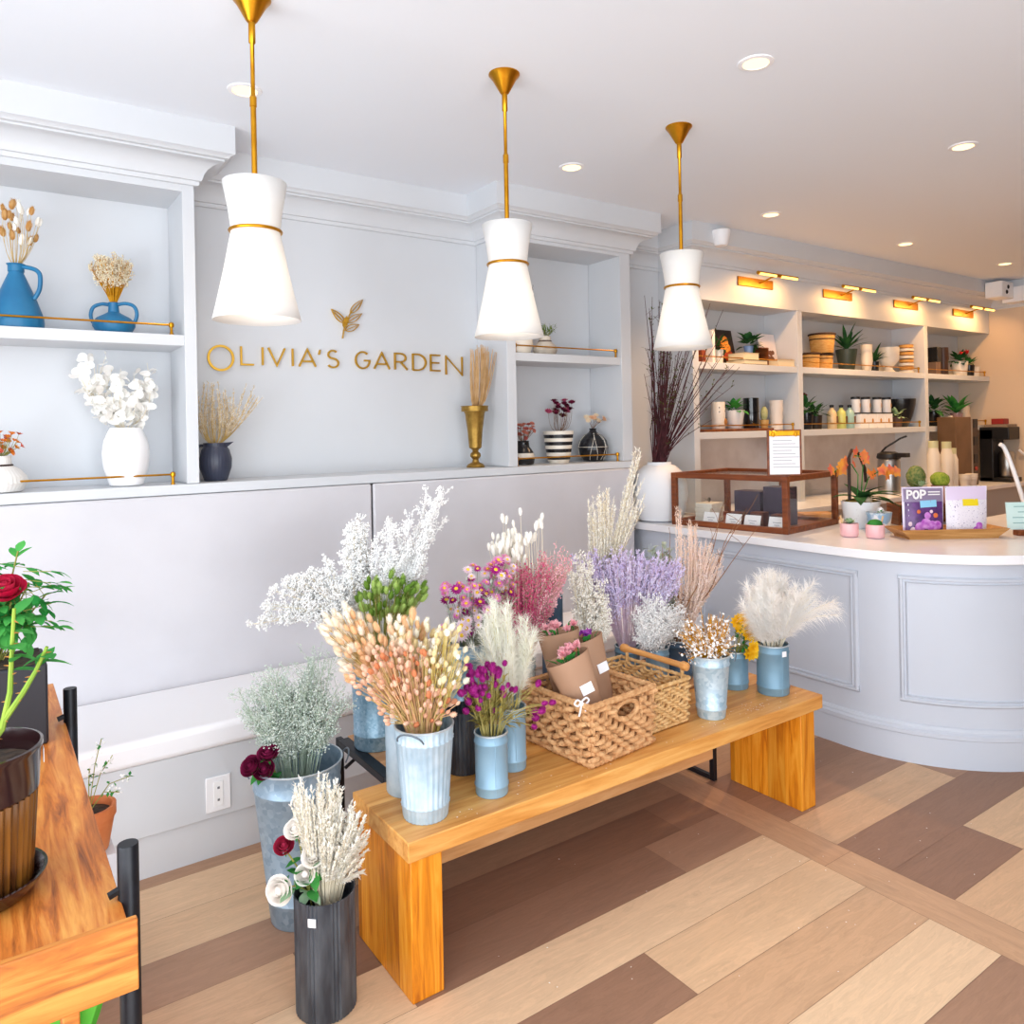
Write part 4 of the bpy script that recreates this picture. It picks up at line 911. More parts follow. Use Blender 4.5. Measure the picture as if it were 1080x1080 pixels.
RIB.ell((0, -.002, 0), .006, .005, .006)
solo('ribbon_bow', RIB, mat('white_ribbon', '#f0eff2', .5), 'white ribbon bow tied at the basket corner by the purple globe flowers', 'ribbon', (1.598, 1.932, .66))
# ------------------------------------------------------------------ dried flower bunches
STRAW = petal('straw_stem', '#c9a763', '#d9bf84', .15, 30); CREAMST = petal('cream_stem', '#e8ddc2', '#f0e8d4', .2, 30); PINKST = petal('pink_stem', '#c98a8f', '#dba9a6', .15, 30); GREENST = petal('green_stem', '#8b8f45', '#a9a55c', .15, 30)
WHITEF = petal('bleached_white', '#fafaf9', '#fdfdfc', .15); CREAMF = petal('cream_floret', '#fcf8ee', '#fefcf6', .15); SAGE = petal('sage_floret', '#c6d2c8', '#dfe6de', .2); TAIL_P = petal('peach_tail', '#efc292', '#fbf0dc', .2, 60, True); TAIL_C = petal('cream_tail', '#ecd9a4', '#fbf6e4', .2, 60, True)
TAIL_G = petal('green_tail', '#6f9238', '#a9c36a', .25, 60, True); CORAL = petal('coral_head', '#d98a5f', '#f3cdb0', .25, 60, True); MAGF = petal('magenta_globe', '#9c1a7a', '#b63a93', .2, 120); PINKD = petal('pink_daisy', '#e470c2', '#f5b0dc', .25, 80); PALED = petal('pale_daisy', '#f3d9ea', '#fbeef6', .35, 60)
YELC = mat('yellow_centre', '#e8c22a', .7); CRIM = petal('crimson_bead', '#cf4277', '#e87d9c', .15, 20); ROSEB = petal('rose_bead', '#eca4b2', '#f5c8cd', .15, 20); LILAC = petal('lilac_floret', '#d9cbf0', '#ebe3f8', .15, 20); BLUSH = petal('blush_floret', '#f9dfd6', '#fcece6', .15, 20); GOLDST = petal('gold_stem', '#c98a14', '#d9a02c', .2, 40); YEL = petal('yellow_petal', '#f0b910', '#f6cf3c', .3, 50)
PAMP = petal('pampas_white', '#faf8f4', '#fdfcfa', .25, 20); PAMPG = petal('pampas_green_white', '#f3f3e6', '#faf9f1', .25, 20); MAUVST = petal('mauve_stem', '#d8b9cc', '#e6d0dd', .15, 30)
def mstems(R, z0, rim, r0, r1, cl, bend=.35):
    """stems from the bucket floor through its mouth to tips scattered in clusters (n, C, sx, sy, sz)"""
    out = []
    for n, C, sx, sy, sz in cl:
        for _ in range(n):
            while True:
                q = V((R.uniform(-1, 1), R.uniform(-1, 1), R.uniform(-1, 1)))
                if q.length <= 1: break
            tip = V(C) + V((q.x*sx, q.y*sy, q.z*sz)); d = V((tip.x, tip.y, 0)); f = min(1, d.length/(r1*1.6)) if r1 else 0
            rimp = (d.normalized() if d.length > 1e-6 else V((0, 0, 0)))*r1*.8*f*R.uniform(.75, 1) + V((R.uniform(-.1, .1)*r1, R.uniform(-.1, .1)*r1, rim))
            p0 = V((-rimp.x*.6*r0/max(r1, 1e-6), -rimp.y*.6*r0/max(r1, 1e-6), z0)); dirv = (rimp - p0).normalized(); L = (tip - rimp).length; c = rimp + dirv*L*bend
            pts = [p0]
            for i in range(5):
                u = i/4; pts.append(rimp*(1-u)**2 + c*2*u*(1-u) + tip*u*u)
            out.append((pts, (pts[-1] - pts[-2]).normalized()))
    return out
def stemmesh(ss, r=.0013, n=4):
    mb = MB()
    for p, d in ss: mb.tube(p, [r*1.15]*2 + [r]*(len(p)-3) + [r*.7], n, caps=False)
    return mb
def along(p, u):
    k = u*(len(p)-1); i = min(int(k), len(p)-2); return p[i].lerp(p[i+1], k - i)
def rdir(R, d=None, k=1):
    v = V((R.gauss(0, 1), R.gauss(0, 1), R.gauss(0, 1))).normalized(); return (v*k + d).normalized() if d is not None else v
def bunch(label, x, y, z, cat='dried flowers', group=None, name='dried_flower_bunch'): return thing(name, label, cat, (x, y, z), group=group)
def spray(R, ss, st, fl, br=7, sub=5, len1=.05, len2=.02, fr=.003, u0=.55, kind='octa', up=.6):
    for p, d in ss:
        for b in range(br):
            u = R.uniform(u0, 1); q = along(p, u); d1 = rdir(R, d*up*1.4 + V((0, 0, .25)), 1); e = q + d1*len1*R.uniform(.5, 1.2); st.tube([q, e], .0007, 3, caps=False)
            for k in range(sub):
                v = R.uniform(.35, 1); s_ = q.lerp(e, v); f = s_ + rdir(R, d1*.6)*len2*R.uniform(.2, 1.1)
                if kind == 'octa': fl.octa(f, fr*R.uniform(.7, 1.3))
                elif kind == 'leaf': fl.leaf(s_, f - s_ , (0, 0, 1), fr*4*R.uniform(.7, 1.2), fr*1.7, .2, 2)
                else: daisy(fl, f, rdir(R, d1), fr*R.uniform(.8, 1.2), 5)
def daisy(mb, c, d, r, n=8, lift=.35, W=.6):
    M = V(d).to_track_quat('Z', 'Y').to_matrix()
    for k in range(n):
        a = 2*pi*k/n; mb.leaf(c, M @ V((cos(a), sin(a), lift)), M @ V((0, 0, 1)), r, r*W, .1, 2, .1, .7)
def plume(R, mb, p, L0, n, hl, w=.0006, droop=.5, spread=.6):
    for k in range(n):
        u = L0 + (1 - L0)*R.random(); q = along(p, u); t_ = (along(p, min(1, u + .05)) - along(p, max(0, u - .05))).normalized(); d = rdir(R, t_*1.5*(1/spread - .6), 1); l = hl*R.uniform(.5, 1.1)*(1.1 - .5*abs(u - .6))
        m_ = q + d*l*.55; e = q + d*l + V((0, 0, -droop*l*R.random())); mb.hair([q, m_, e], w)
# shared seed heads
R0 = random.Random(77)
def tailmesh(nm, rx, rz, hairs=70, hl=.012):
    mb = MB().ell((0, 0, rz*.9), rx, rx, rz, nu=8, nv=7, jit=.08, R=R0)
    for k in range(hairs):
        a = R0.uniform(0, 2*pi); v = R0.uniform(-.9, 1); rr = rx*math.sqrt(max(0, 1 - v*v)); p = V((rr*cos(a), rr*sin(a), rz*.9 + v*rz)); mb.hair([p, p + V((cos(a)*.4, sin(a)*.4, .7))*hl], .0006)
    return mesh(nm, mb)
TAIL = tailmesh('bunny_tail_head', .0105, .021, 110, .011); PHAL = tailmesh('canary_grass_head', .0088, .0125, 50, .006); OATH = tailmesh('small_tail_head', .009, .021, 50, .009)
def heads(t, ss, me_, m, sizes=(.8, 1.2), R=R0, name='seed_head', cap=100):
    me2 = me_.copy(); me2.materials.clear(); me2.materials.append(m); rest = MB(); hv = [v.co.copy() for v in me_.vertices]; hf = [tuple(f.vertices) for f in me_.polygons]
    ss = sorted(ss, key=lambda q: q[0][-1].y)
    for i, (p, d) in enumerate(ss):
        pos = p[-1] - d*.01; dd = d + rdir(R)*.25; sc = R.uniform(*sizes)
        if i < cap: inst(t, name, me2, pos, dd, sc, R.uniform(0, 6))
        else: M = dd.to_track_quat('Z', 'Y').to_matrix(); rest.add([tuple(pos + M @ (v*sc)) for v in hv], hf)
    if rest.v: part(t, 'seed_heads', rest, m, kind='stuff')

# --- white fluffy sprays drooping from the mottled bucket
R = random.Random(21); bx, by, bz = 1.155, 2.545, .446
t = bunch('bleached white fluffy sprays rising above the peach grass, with one drooping towards the window end', bx, by, bz)
ss = mstems(R, 0, .31, .07, .075, [(24, (-.06, .09, .6), .09, .07, .14), (10, (-.03, .1, .73), .05, .04, .08), (8, (-.24, .2, .55), .06, .05, .05), (7, (-.17, .14, .58), .06, .05, .05), (3, (-.3, .24, .48), .02, .02, .02), (3, (-.335, .265, .42), .01, .01, .015)], .5)
st = stemmesh(ss, .0012); fl = MB(); spray(R, ss, st, fl, 24, 16, .03, .013, .0036, .62, 'octa')
part(t, 'stems', st, CREAMST); part(t, 'florets', fl, WHITEF)
t = bunch('airy bleached white branching sprays in front of the cushion seam', bx, by, bz)
ss = mstems(R, 0, .31, .07, .075, [(30, (.1, -.03, .64), .13, .07, .11), (12, (.17, -.08, .78), .08, .05, .09), (4, (.22, -.13, .9), .025, .02, .03), (6, (.06, 0, .75), .05, .03, .05)], .45)
st = stemmesh(ss, .0011); fl = MB(); spray(R, ss, st, fl, 17, 12, .036, .012, .0032, .58, 'octa', .9)
part(t, 'stems', st, WHITEF); part(t, 'florets', fl, WHITEF)
# --- green bunny tails
t = bunch('green bunny tail grass behind the cream bunny tails', 1.155, 2.5, bz)
ss = mstems(R, 0, .31, .05, .06, [(96, (.02, -.06, .535), .135, .1, .075)], .4)
part(t, 'stems', stemmesh(ss), GREENST); heads(t, ss, TAIL, TAIL_G, (.65, .95), R)
# --- peach and cream bunny tails in the pale tin
bx, by, bz = 1.085, 2.15, BT + .01
t = bunch('peach bunny tail grass fanning out to the window end of the bench', bx, by, bz)
ss = mstems(R, 0, .25, .06, .065, [(80, (-.1, .05, .42), .11, .08, .11), (44, (-.17, .1, .49), .07, .06, .07), (30, (-.0, .0, .46), .1, .08, .06)], .35)
part(t, 'stems', stemmesh(ss), STRAW); heads(t, ss, TAIL, TAIL_P, (.6, .95), R)
t = bunch('cream yellow bunny tail grass in the middle of the tall bunches', bx, by, bz)
ss = mstems(R, 0, .25, .06, .065, [(90, (.04, -.02, .43), .13, .09, .08), (24, (.12, -.03, .4), .05, .06, .1)], .3)
part(t, 'stems', stemmesh(ss), STRAW); heads(t, ss, TAIL, TAIL_C, (.5, .82), R)
# --- coral canary grass in the fluted bucket
bx, by, bz = 1.046, 1.975, BT + .01
t = bunch('coral pink canary grass in the pale fluted bucket', bx, by, bz)
ss = mstems(R, 0, .255, .05, .07, [(70, (-.09, .06, .42), .12, .09, .08), (50, (-.02, .04, .38), .1, .08, .1), (50, (.03, .0, .31), .09, .07, .07)], .25)
part(t, 'stems', stemmesh(ss, .0015), petal('coral_stem', '#d9a878', '#e3bb90', .15, 30)); heads(t, ss, PHAL, CORAL, (.55, .95), R)
for k in range(1):
    s2 = mstems(R, 0, .255, .05, .07, [(90, (-.03, .03, .31), .11, .09, .06), (70, (-.06, .05, .4), .13, .1, .09)], .2); part(t, 'inner_heads', (lambda mb: [mb.ell(p[-1], .0065, .0065, .0095, d, 6, 5) for p, d in s2] and mb)(MB()), petal('coral_head_pale', '#e8b595', '#f0cbb0', .25, 60), kind='stuff'); part(t, 'inner_stems', stemmesh(s2, .0013), STRAW)
t = bunch('pale yellow canary grass beside the coral canary grass', bx, by, bz)
ss = mstems(R, 0, .255, .05, .07, [(80, (.08, .01, .41), .075, .07, .12)], .3)
part(t, 'stems', stemmesh(ss, .0014), petal('yellow_stem', '#cdb55a', '#ddca80', .15, 30)); heads(t, ss, PHAL, TAIL_C, (.6, 1.0), R)
# --- pink daisies
bx, by, bz = 1.5, 2.48, .446
t = bunch('pink and magenta paper daisies in the dark blue galvanised bucket', bx, by, bz)
ss = mstems(R, 0, .31, .06, .07, [(62, (.02, -.02, .5), .14, .09, .1), (32, (.11, -.07, .55), .08, .05, .08), (32, (-.01, -.06, .4), .13, .08, .06)], .45)
part(t, 'stems', stemmesh(ss, .0011), petal('grey_green_stem', '#7d8a6a', '#9aa588', .15, 30))
dm = []
for nm, m_ in (('daisy_head', PINKD), ('daisy_head_pale', PALED), ('daisy_head_magenta', MAGF)):
    mb = MB(); daisy(mb, (0, 0, 0), (0, 0, 1), .021, 12, .25, .42); daisy(mb, (0, 0, .002), (0, 0, 1), .016, 10, .7, .5); me_ = mesh(nm, mb); me_.materials.append(m_); dm.append(me_)
cm = mesh('daisy_centre', MB().ell((0, 0, .005), .0065, .0065, .004, nu=8, nv=5)); cm.materials.append(YELC)
for p, d in ss:
    low = p[-1].z < .45; k = R.random(); me_ = dm[1] if k < (.55 if low else .25) else dm[0] if k < .8 else dm[2]
    o = inst(t, 'daisy_head', me_, p[-1], d + rdir(R)*.35 + V((-.25, -.5, 0)), R.uniform(.75, 1.3))
    c = bpy.data.objects.new('daisy_centre', cm); COL.objects.link(c); c.parent = o
lf = MB()
for p, d in ss:
    for k in range(3): q = along(p, R.uniform(.55, .9)); lf.leaf(q, rdir(R, d), (0, 0, 1), .03, .008, .2, 2)
part(t, 'leaves', lf, SAGE)
# --- feathery cream grass
bx, by, bz = 1.425, 2.08, BT + .01
t = bunch('soft feathery cream white grass between the purple globe flowers and the basket', bx, by, bz)
ss = mstems(R, 0, .195, .035, .04, [(44, (-.01, .02, .41), .12, .09, .1), (12, (-.02, .03, .51), .05, .04, .04)], .35)
part(t, 'stems', stemmesh(ss, .0011), petal('feather_stem', '#c9bd84', '#dad0a2', .15, 30)); fl = MB()
for p, d in ss: plume(R, fl, p, .4, 230, .052, .0006, .2, .75)
part(t, 'plumes', fl, PAMPG)
# --- purple globe flowers
bx, by, bz = 1.275, 1.975, BT + .01
t = bunch('deep purple globe flowers in the short slate blue tin', bx, by, bz)
ss = mstems(R, 0, .175, .035, .042, [(44, (-.005, .01, .31), .1, .08, .07), (12, (-.01, .01, .38), .07, .05, .04), (9, (.14, -.05, .25), .05, .05, .1), (14, (-.06, .0, .3), .06, .05, .06)], .4)
st = stemmesh(ss, .0012); lf = MB()
for p, d in ss:
    for k in range(6): q = along(p, R.uniform(.35, .85)); lf.leaf(q, rdir(R, d*1.5), (0, 0, 1), R.uniform(.02, .04), .008, .2, 3)
part(t, 'stems', st, petal('olive_stem', '#9c8f52', '#b5a868', .15, 30)); part(t, 'leaves', lf, petal('dry_leaf', '#b9a55c', '#8f8a4a', .2, 20))
mb = MB()
for k in range(90):
    z_ = 1 - 2*(k + .5)/90; a = k*2.4; rr = math.sqrt(1 - z_*z_); d = V((rr*cos(a), rr*sin(a), z_)); mb.leaf(d*.008, d, (0, 0, 1) if abs(z_) < .9 else (1, 0, 0), .0075, .0045, .2, 2)
mb.ell((0, 0, 0), .0105, .0105, .011); gm = mesh('globe_flower_head', mb); gm.materials.append(MAGF)
for p, d in ss: inst(t, 'flower_head', gm, p[-1], d, R.uniform(.55, .95))
# --- white bunny tails at the back
bx, by, bz = 1.76, 2.5, .446
t = bunch('bleached white bunny tail grass standing above the crimson sprays', bx, by, bz)
ss = mstems(R, 0, .19, .04, .05, [(60, (.0, .01, .64), .085, .06, .065), (4, (-.03, 0, .76), .05, .03, .03), (4, (.09, -.03, .72), .03, .03, .04), (26, (-.07, .03, .65), .06, .04, .04)], .5)
part(t, 'stems', stemmesh(ss), CREAMST); heads(t, ss, OATH, CREAMF, (.6, 1.05), R)
# --- crimson sprays
t = bunch('crimson and rose pink beaded broom sprays behind the brown paper bouquets', bx, by, bz)
ss = mstems(R, 0, .19, .04, .05, [(110, (.0, .0, .48), .12, .1, .12), (110, (.07, -.05, .5), .11, .09, .13), (70, (.12, -.08, .56), .09, .07, .1)], .35)
part(t, 'stems', stemmesh(ss, .0011), petal('rosy_stem', '#c7a08a', '#d6b8a0', .15, 30)); fl = MB(); f2 = MB()
for i, (p, d) in enumerate(ss):
    g = fl if p[-1].x < .06 + R.uniform(-.06, .06) else f2
    for k in range(44): q = along(p, R.uniform(.6, 1)) + rdir(R)*R.uniform(.002, .014); g.octa(q, R.uniform(.0026, .0046))
part(t, 'beads', fl, CRIM, label='crimson beads'); part(t, 'beads', f2, ROSEB, label='paler rose beads')
# --- tall cream plumes
bx, by, bz = 2.2, 2.615, .446
t = bunch('tall cream and bleached plumes reaching up beside the big white vase', bx, by, bz)
ss = mstems(R, 0, .165, .035, .04, [(46, (.064, -.045, .75), .075, .06, .1), (30, (.061, -.043, .62), .08, .06, .12), (30, (.19, -.13, .82), .055, .045, .13), (9, (.203, -.14, .98), .035, .03, .05)], .5)
part(t, 'stems', stemmesh(ss, .0013), CREAMST); fl = MB(); f2 = MB()
for i, (p, d) in enumerate(ss):
    if i % 5 == 1: plume(R, f2, p, .55, 130, .03, .0007, .2, .6)
    for k in range(90): q = along(p, R.uniform(.5, 1)); e = rdir(R, d*1.1); fl.leaf(q, e, (0, 0, 1), R.uniform(.008, .022), .0055, .1, 2)
part(t, 'florets', fl, CREAMF); part(t, 'plumes', f2, petal('straw_plume', '#f2e4c4', '#f7eed8', .25, 20))
bx, by, bz = 2.1, 2.45, .446
t = bunch('cream oat and puffy sprays just behind the bouquet with the purple bloom', bx, by, bz)
ss = mstems(R, 0, .165, .035, .04, [(34, (-.01, -.02, .4), .09, .07, .12), (20, (-.05, .0, .55), .07, .04, .08), (20, (-.03, -.04, .3), .09, .05, .06)], .35)
st = stemmesh(ss, .0011); fl = MB(); spray(R, ss, st, fl, 13, 8, .03, .013, .0034, .5, 'octa'); part(t, 'stems', st, CREAMST); part(t, 'florets', fl, CREAMF)
# --- lilac stems
bx, by, bz = 2.3, 2.46, .446
t = bunch('lilac and mauve stiff branching stems in the slate blue tin by the rattan basket', bx, by, bz)
ss = mstems(R, 0, .165, .04, .045, [(60, (-.13, .09, .52), .09, .07, .06), (80, (0, 0, .53), .11, .09, .06), (60, (.12, -.09, .5), .09, .07, .06), (30, (.18, -.13, .46), .06, .05, .07), (30, (-.05, .03, .42), .12, .1, .08)], .1)
st = stemmesh(ss, .0014); fl = MB(); spray(R, ss, st, fl, 7, 8, .022, .009, .003, .78, 'octa', 1.2); part(t, 'stems', st, MAUVST)
for p, d in ss:
    for k in range(18): q = along(p, R.uniform(.72, 1)); fl.leaf(q, rdir(R, d*1.2), (0, 0, 1), .014, .0055, .1, 2)
part(t, 'florets', fl, LILAC)
# --- eucalyptus
bx, by, bz = 2.545, 2.4, .446
bx, by, bz = 2.545, 2.4, .446
t = bunch('grey green eucalyptus sprigs behind the lilac stems', bx, by, bz)
ss = mstems(R, 0, .165, .05, .055, [(16, (.02, .12, .54), .08, .06, .09)], .5); lf = MB()
for p, d in ss:
    for k in range(16): q = along(p, .45 + .55*k/16); lf.leaf(q, rdir(R, d*.6), (0, 0, 1), .038, .024, .2, 4)
part(t, 'stems', stemmesh(ss, .0014), SAGE); part(t, 'leaves', lf, petal('eucalyptus_leaf', '#a3af9c', '#bcc6b4', .2, 30))
# --- white misty sprays
bx, by, bz = 2.33, 2.31, .446
t = bunch('white misty branching sprays in the light blue tin behind the rattan basket handle', bx, by, bz)
ss = mstems(R, 0, .185, .035, .042, [(70, (.01, .01, .29), .14, .11, .11)], .3)
st = stemmesh(ss, .0012); fl = MB(); spray(R, ss, st, fl, 15, 9, .045, .016, .0028, .48, 'octa'); part(t, 'stems', st, WHITEF); part(t, 'florets', fl, WHITEF)
# --- blush plumes and twigs
bx, by, bz = 2.545, 2.4, .446
t = bunch('blush pink plumes standing in front of the display case', bx, by, bz)
ss = mstems(R, 0, .165, .05, .055, [(90, (.12, -.07, .5), .1, .07, .12), (16, (.06, -.03, .64), .05, .03, .06), (6, (.02, 0, .73), .02, .02, .04)], .35)
st = stemmesh(ss, .0012); fl = MB(); f2 = MB()
for i, (p, d) in enumerate(ss):
    for k in range(60): q = along(p, R.uniform(.45, 1)) + rdir(R)*R.uniform(.001, .012); fl.octa(q, R.uniform(.0018, .0034))
    if i % 5 == 0 or i > 45: plume(R, f2, p, .4, 110, .03, .0008, .2, .5)
part(t, 'stems', st, petal('blush_stem', '#f2dbcb', '#f6e6da', .2, 30)); part(t, 'florets', fl, BLUSH); part(t, 'plumes', f2, petal('blush_plume', '#f3d8bf', '#f8e6d4', .35, 20))
t = bunch('thin curly brown twigs rising in front of the display case', bx, by, bz, 'branches', name='twig_bunch')
st = MB()
for tip in ((.31, -.21, .8), (.27, -.18, .74), (.21, -.14, .8), (.18, -.12, .7), (-.02, .02, .66), (-.05, .03, .58), (.34, -.2, .66), (.05, -.0, .62)):
    P = [V((R.uniform(-.03, .03), R.uniform(-.03, .03), 0)), V((R.uniform(-.04, .04), R.uniform(-.04, .04), .165))]; tip = V(tip)
    for i in range(1, 15): u = i/14; P.append(P[1].lerp(tip, u) + V((.018*sin(u*9 + tip.x*40), .01*cos(u*7), .01*sin(u*11)))*(1 if i < 14 else .5))
    st.tube(P, [.003 - .0021*i/(len(P)-1) for i in range(len(P))], 5)
    for i in (6, 9, 12): e = P[i] + rdir(R, V((0, 0, .8)))*.07; st.tube([P[i], P[i].lerp(e, .5) + V((.008, 0, 0)), e], .0011, 4)
part(t, 'twigs', st, mat('twig_brown', '#7d4f2c', .7, col2='#96673c', scale=30))
# --- gold daisies
bx, by, bz = 2.285, 1.985, BT + .01
t = bunch('tiny white daisies on golden dyed stems in the tapered galvanised bucket', bx, by, bz)
ss = mstems(R, 0, .225, .04, .062, [(130, (.0, .02, .31), .125, .1, .08), (80, (-.01, .01, .25), .11, .09, .07)], .2)
st = stemmesh(ss, .0019); fl = MB()
for p, d in ss:
    for k in range(8):
        q = along(p, R.uniform(.5, 1)); e = q + rdir(R, d*.9)*R.uniform(.008, .028); st.tube([q, e], .0008, 3, caps=False); daisy(fl, e, rdir(R, d), R.uniform(.0042, .0075), 6, .3, .8)
part(t, 'stems', st, GOLDST); part(t, 'florets', fl, WHITEF)
# --- yellow flowers
bx, by, bz = 2.62, 2.15, BT + .01
ym = MB()
for r_, n_, l_ in ((.024, 9, .25), (.02, 8, .6), (.014, 7, 1.2)): daisy(ym, (0, 0, .001), (0, 0, 1), r_, n_, l_, .75)
ym = mesh('yellow_flower_head', ym); ym.materials.append(YEL)
t = bunch('yellow ruffled flowers between the gold daisies and the white pampas', bx, by, bz)
ss = mstems(R, 0, .15, .045, .05, [(9, (-.02, -.06, .28), .05, .03, .04), (7, (.03, -.08, .25), .03, .02, .05), (5, (.005, -.09, .17), .025, .02, .025), (3, (-.13, -.02, .17), .03, .03, .03)], .4)
part(t, 'stems', stemmesh(ss, .0016), GREENST); lf = MB()
for p, d in ss:
    inst(t, 'flower_head', ym, p[-1], d*.6 + V((-.5, -.8, .2)), R.uniform(1.0, 1.5))
    for k in range(3): lf.leaf(along(p, R.uniform(.5, .9)), rdir(R, d), (0, 0, 1), .03, .012, .2, 3)
part(t, 'leaves', lf, GREEN)
# --- white pampas
bx, by, bz = 2.69, 2.005, BT + .01
t = bunch('big fluffy white pampas plumes at the far end of the bench', bx, by, bz)
ss = mstems(R, 0, .19, .045, .055, [(34, (.0, .0, .41), .15, .12, .08), (20, (-.05, .02, .34), .12, .09, .08), (10, (.14, -.08, .4), .06, .05, .06), (4, (.21, -.15, .34), .03, .02, .06)], .5)
part(t, 'stems', stemmesh(ss, .0014), CREAMST); fl = MB()
for p, d in ss: plume(R, fl, p, .28, 360, .066, .0007, .45, .74)
part(t, 'plumes', fl, PAMP)
# --- sea lavender in the tall floor bucket
bx, by, bz = .83, 2.44, .01
t = bunch('silvery green sea lavender in the tall flared floor bucket', bx, by, bz)
ss = mstems(R, .05, .49, .05, .1, [(60, (.02, .0, .66), .16, .13, .13), (22, (-.08, .02, .72), .11, .08, .09), (10, (.08, .0, .8), .06, .05, .05), (8, (-.1, .03, .66), .08, .06, .05)], .3)
st = stemmesh(ss, .0012); fl = MB(); spray(R, ss, st, fl, 15, 9, .055, .016, .0026, .42, 'octa', .8)
for p, d in ss:
    for k in range(3): fl.leaf(along(p, R.uniform(.3, .6)), rdir(R, d), (0, 0, 1), .03, .006, .2, 2)
part(t, 'stems', st, petal('sage_stem', '#a6b8a4', '#bccab8', .15, 30)); part(t, 'florets', fl, SAGE)
# roses
BURG = petal('burgundy_petal', '#6a1238', '#8c2450', .25, 30); WROSE = petal('white_rose_petal', '#fcf6ef', '#fefbf7', .12, 20)
def rosehead(mb, s, R):
    """half open rose: petals wrapped round one another, the outer ones curling back at the lip"""
    mb.ell((0, 0, s*.58), s*.4, s*.4, s*.5, nu=12, nv=8)
    for ring, (n, r, top, op) in enumerate(((3, .36, 1.12, 0), (4, .56, 1.1, .02), (5, .76, 1.0, .1), (6, .95, .84, .24))):
        for k in range(n):
            a0 = 2*pi*k/n + ring*.7 + R.uniform(-.2, .2); w = 2*pi/n*.78; vs = []; nu, nv = 6, 6
            for j in range(nv + 1):
                v = j/nv
                for i in range(nu + 1):
                    u = -1 + 2*i/nu; rr = s*r*(.25 + .75*sin(pi*(.06 + .56*v))) + s*op*v**5 - s*.05*abs(u)**3*(ring > 0) + s*.02*ring*(u + 1)*.5
                    zz = s*(top*1.15*v - op*.35*v**6 - .16*u*u*v) - s*.05; a = a0 + u*w*(.35 + .65*sin(min(1, v*1.5)*pi/2)); vs.append((rr*cos(a), rr*sin(a), zz))
            mb.add(vs, [(j*(nu+1)+i, j*(nu+1)+i+1, (j+1)*(nu+1)+i+1, (j+1)*(nu+1)+i) for j in range(nv) for i in range(nu)])
    return mb
def rose(label, foot, mid, head, d, s, m, group, leaves=1):
    t = thing('dried_rose', label, 'rose', foot, group=group); f = V(foot); h = V(head) - f; mi = V(mid) - f; d = V(d).normalized()
    P = [V((0, 0, 0)), mi, mi.lerp(h, .5) + V((0, 0, .01)), h]
    part(t, 'stem', MB().tube(P, .0024, 6), GREENST)
    M = Matrix.Translation(h) @ d.to_track_quat('Z', 'Y').to_matrix().to_4x4()
    part(t, 'bloom', rosehead(MB(), s, R).xf(M), m); sp = MB()
    for k in range(5): a = k*2*pi/5; sp.leaf((0, 0, 0), (cos(a), sin(a), .5), (0, 0, 1), s*.9, s*.35, .5, 3)
    part(t, 'sepals', sp.xf(M), GREEN)
    if leaves:
        lf = MB()
        for k in range(leaves*3): q = P[1].lerp(P[3], R.uniform(.05, .75)); lf.leaf(q, rdir(R, V((-.5, -.6, .2))), (0, 0, 1), R.uniform(.035, .06), .03, .3, 4)
        part(t, 'leaves', lf, PALEG if leaves > 1 else GREEN)
for i, (h, d, l) in enumerate((((.685, 2.412, .522), (-.6, -.4, .6), 'burgundy rose leaning furthest out of the tall flared bucket'), ((.716, 2.395, .505), (-.4, -.5, .7), 'lower burgundy rose of the close pair in the flared bucket'), ((.724, 2.392, .55), (-.2, -.4, 1), 'upper burgundy rose of the close pair in the flared bucket'))):
    rose(l, (.83 + .01*i, 2.44, .12), (.752, 2.41, .487 - .004*i), h, d, .029, BURG, 'burgundy roses in the flared bucket')
lf = MB(); lf.leaf((0, 0, 0), (.15, -.1, 1), (-.4, -.8, .2), .08, .05, .15, 6, .1, .9); solo('eucalyptus_leaf', lf.tube([(0, 0, .01), (.02, .01, -.06)], .0015, 4), PALEG, 'single round pale green leaf at the mouth of the flared bucket', 'leaf', (.79, 2.45, .4))
bx, by = .755, 2.017
t = bunch('bleached white fine grass in the dark zinc floor cylinder', bx, by, .012)
ss = mstems(R, 0, .31, .06, .068, [(110, (.035, -.0, .45), .085, .07, .09), (100, (-.01, .03, .54), .075, .06, .07), (70, (.075, -.01, .4), .055, .05, .1)], .3)
st = stemmesh(ss, .0011); fl = MB(); f2 = MB()
for p, d in ss:
    for k in range(74): q = along(p, R.uniform(.4, 1)); fl.leaf(q, rdir(R, d*1.6), (0, 0, 1), R.uniform(.007, .017), .0055, .1, 2)
part(t, 'stems', st, CREAMST); part(t, 'florets', fl, CREAMF)
for h, d, s, m, l in (((.668, 2.077, .425), (-.3, -.5, .8), .024, petal('red_petal', '#9c1736', '#b53050', .25, 30), 'single deep red rose in the dark zinc floor cylinder'),
                      ((.662, 2.07, .325), (-.7, -.6, .25), .034, WROSE, 'large drooping white rose lowest in the dark zinc floor cylinder'),
                      ((.728, 2.03, .402), (-.3, -.7, .6), .026, WROSE, 'white rose against the bleached grass above the dark zinc cylinder'),
                      ((.708, 2.03, .362), (-.4, -.7, .5), .024, WROSE, 'white rose just over the rim of the dark zinc floor cylinder'),
                      ((.7, 2.07, .462), (-.4, -.4, .8), .027, WROSE, 'topmost white rose behind the single deep red rose')):
    rose(l, (.755, 2.02, .05), (.715, 2.025, .317), h, d, s, m, 'roses in the dark zinc cylinder', 2 if s > .03 else 1)

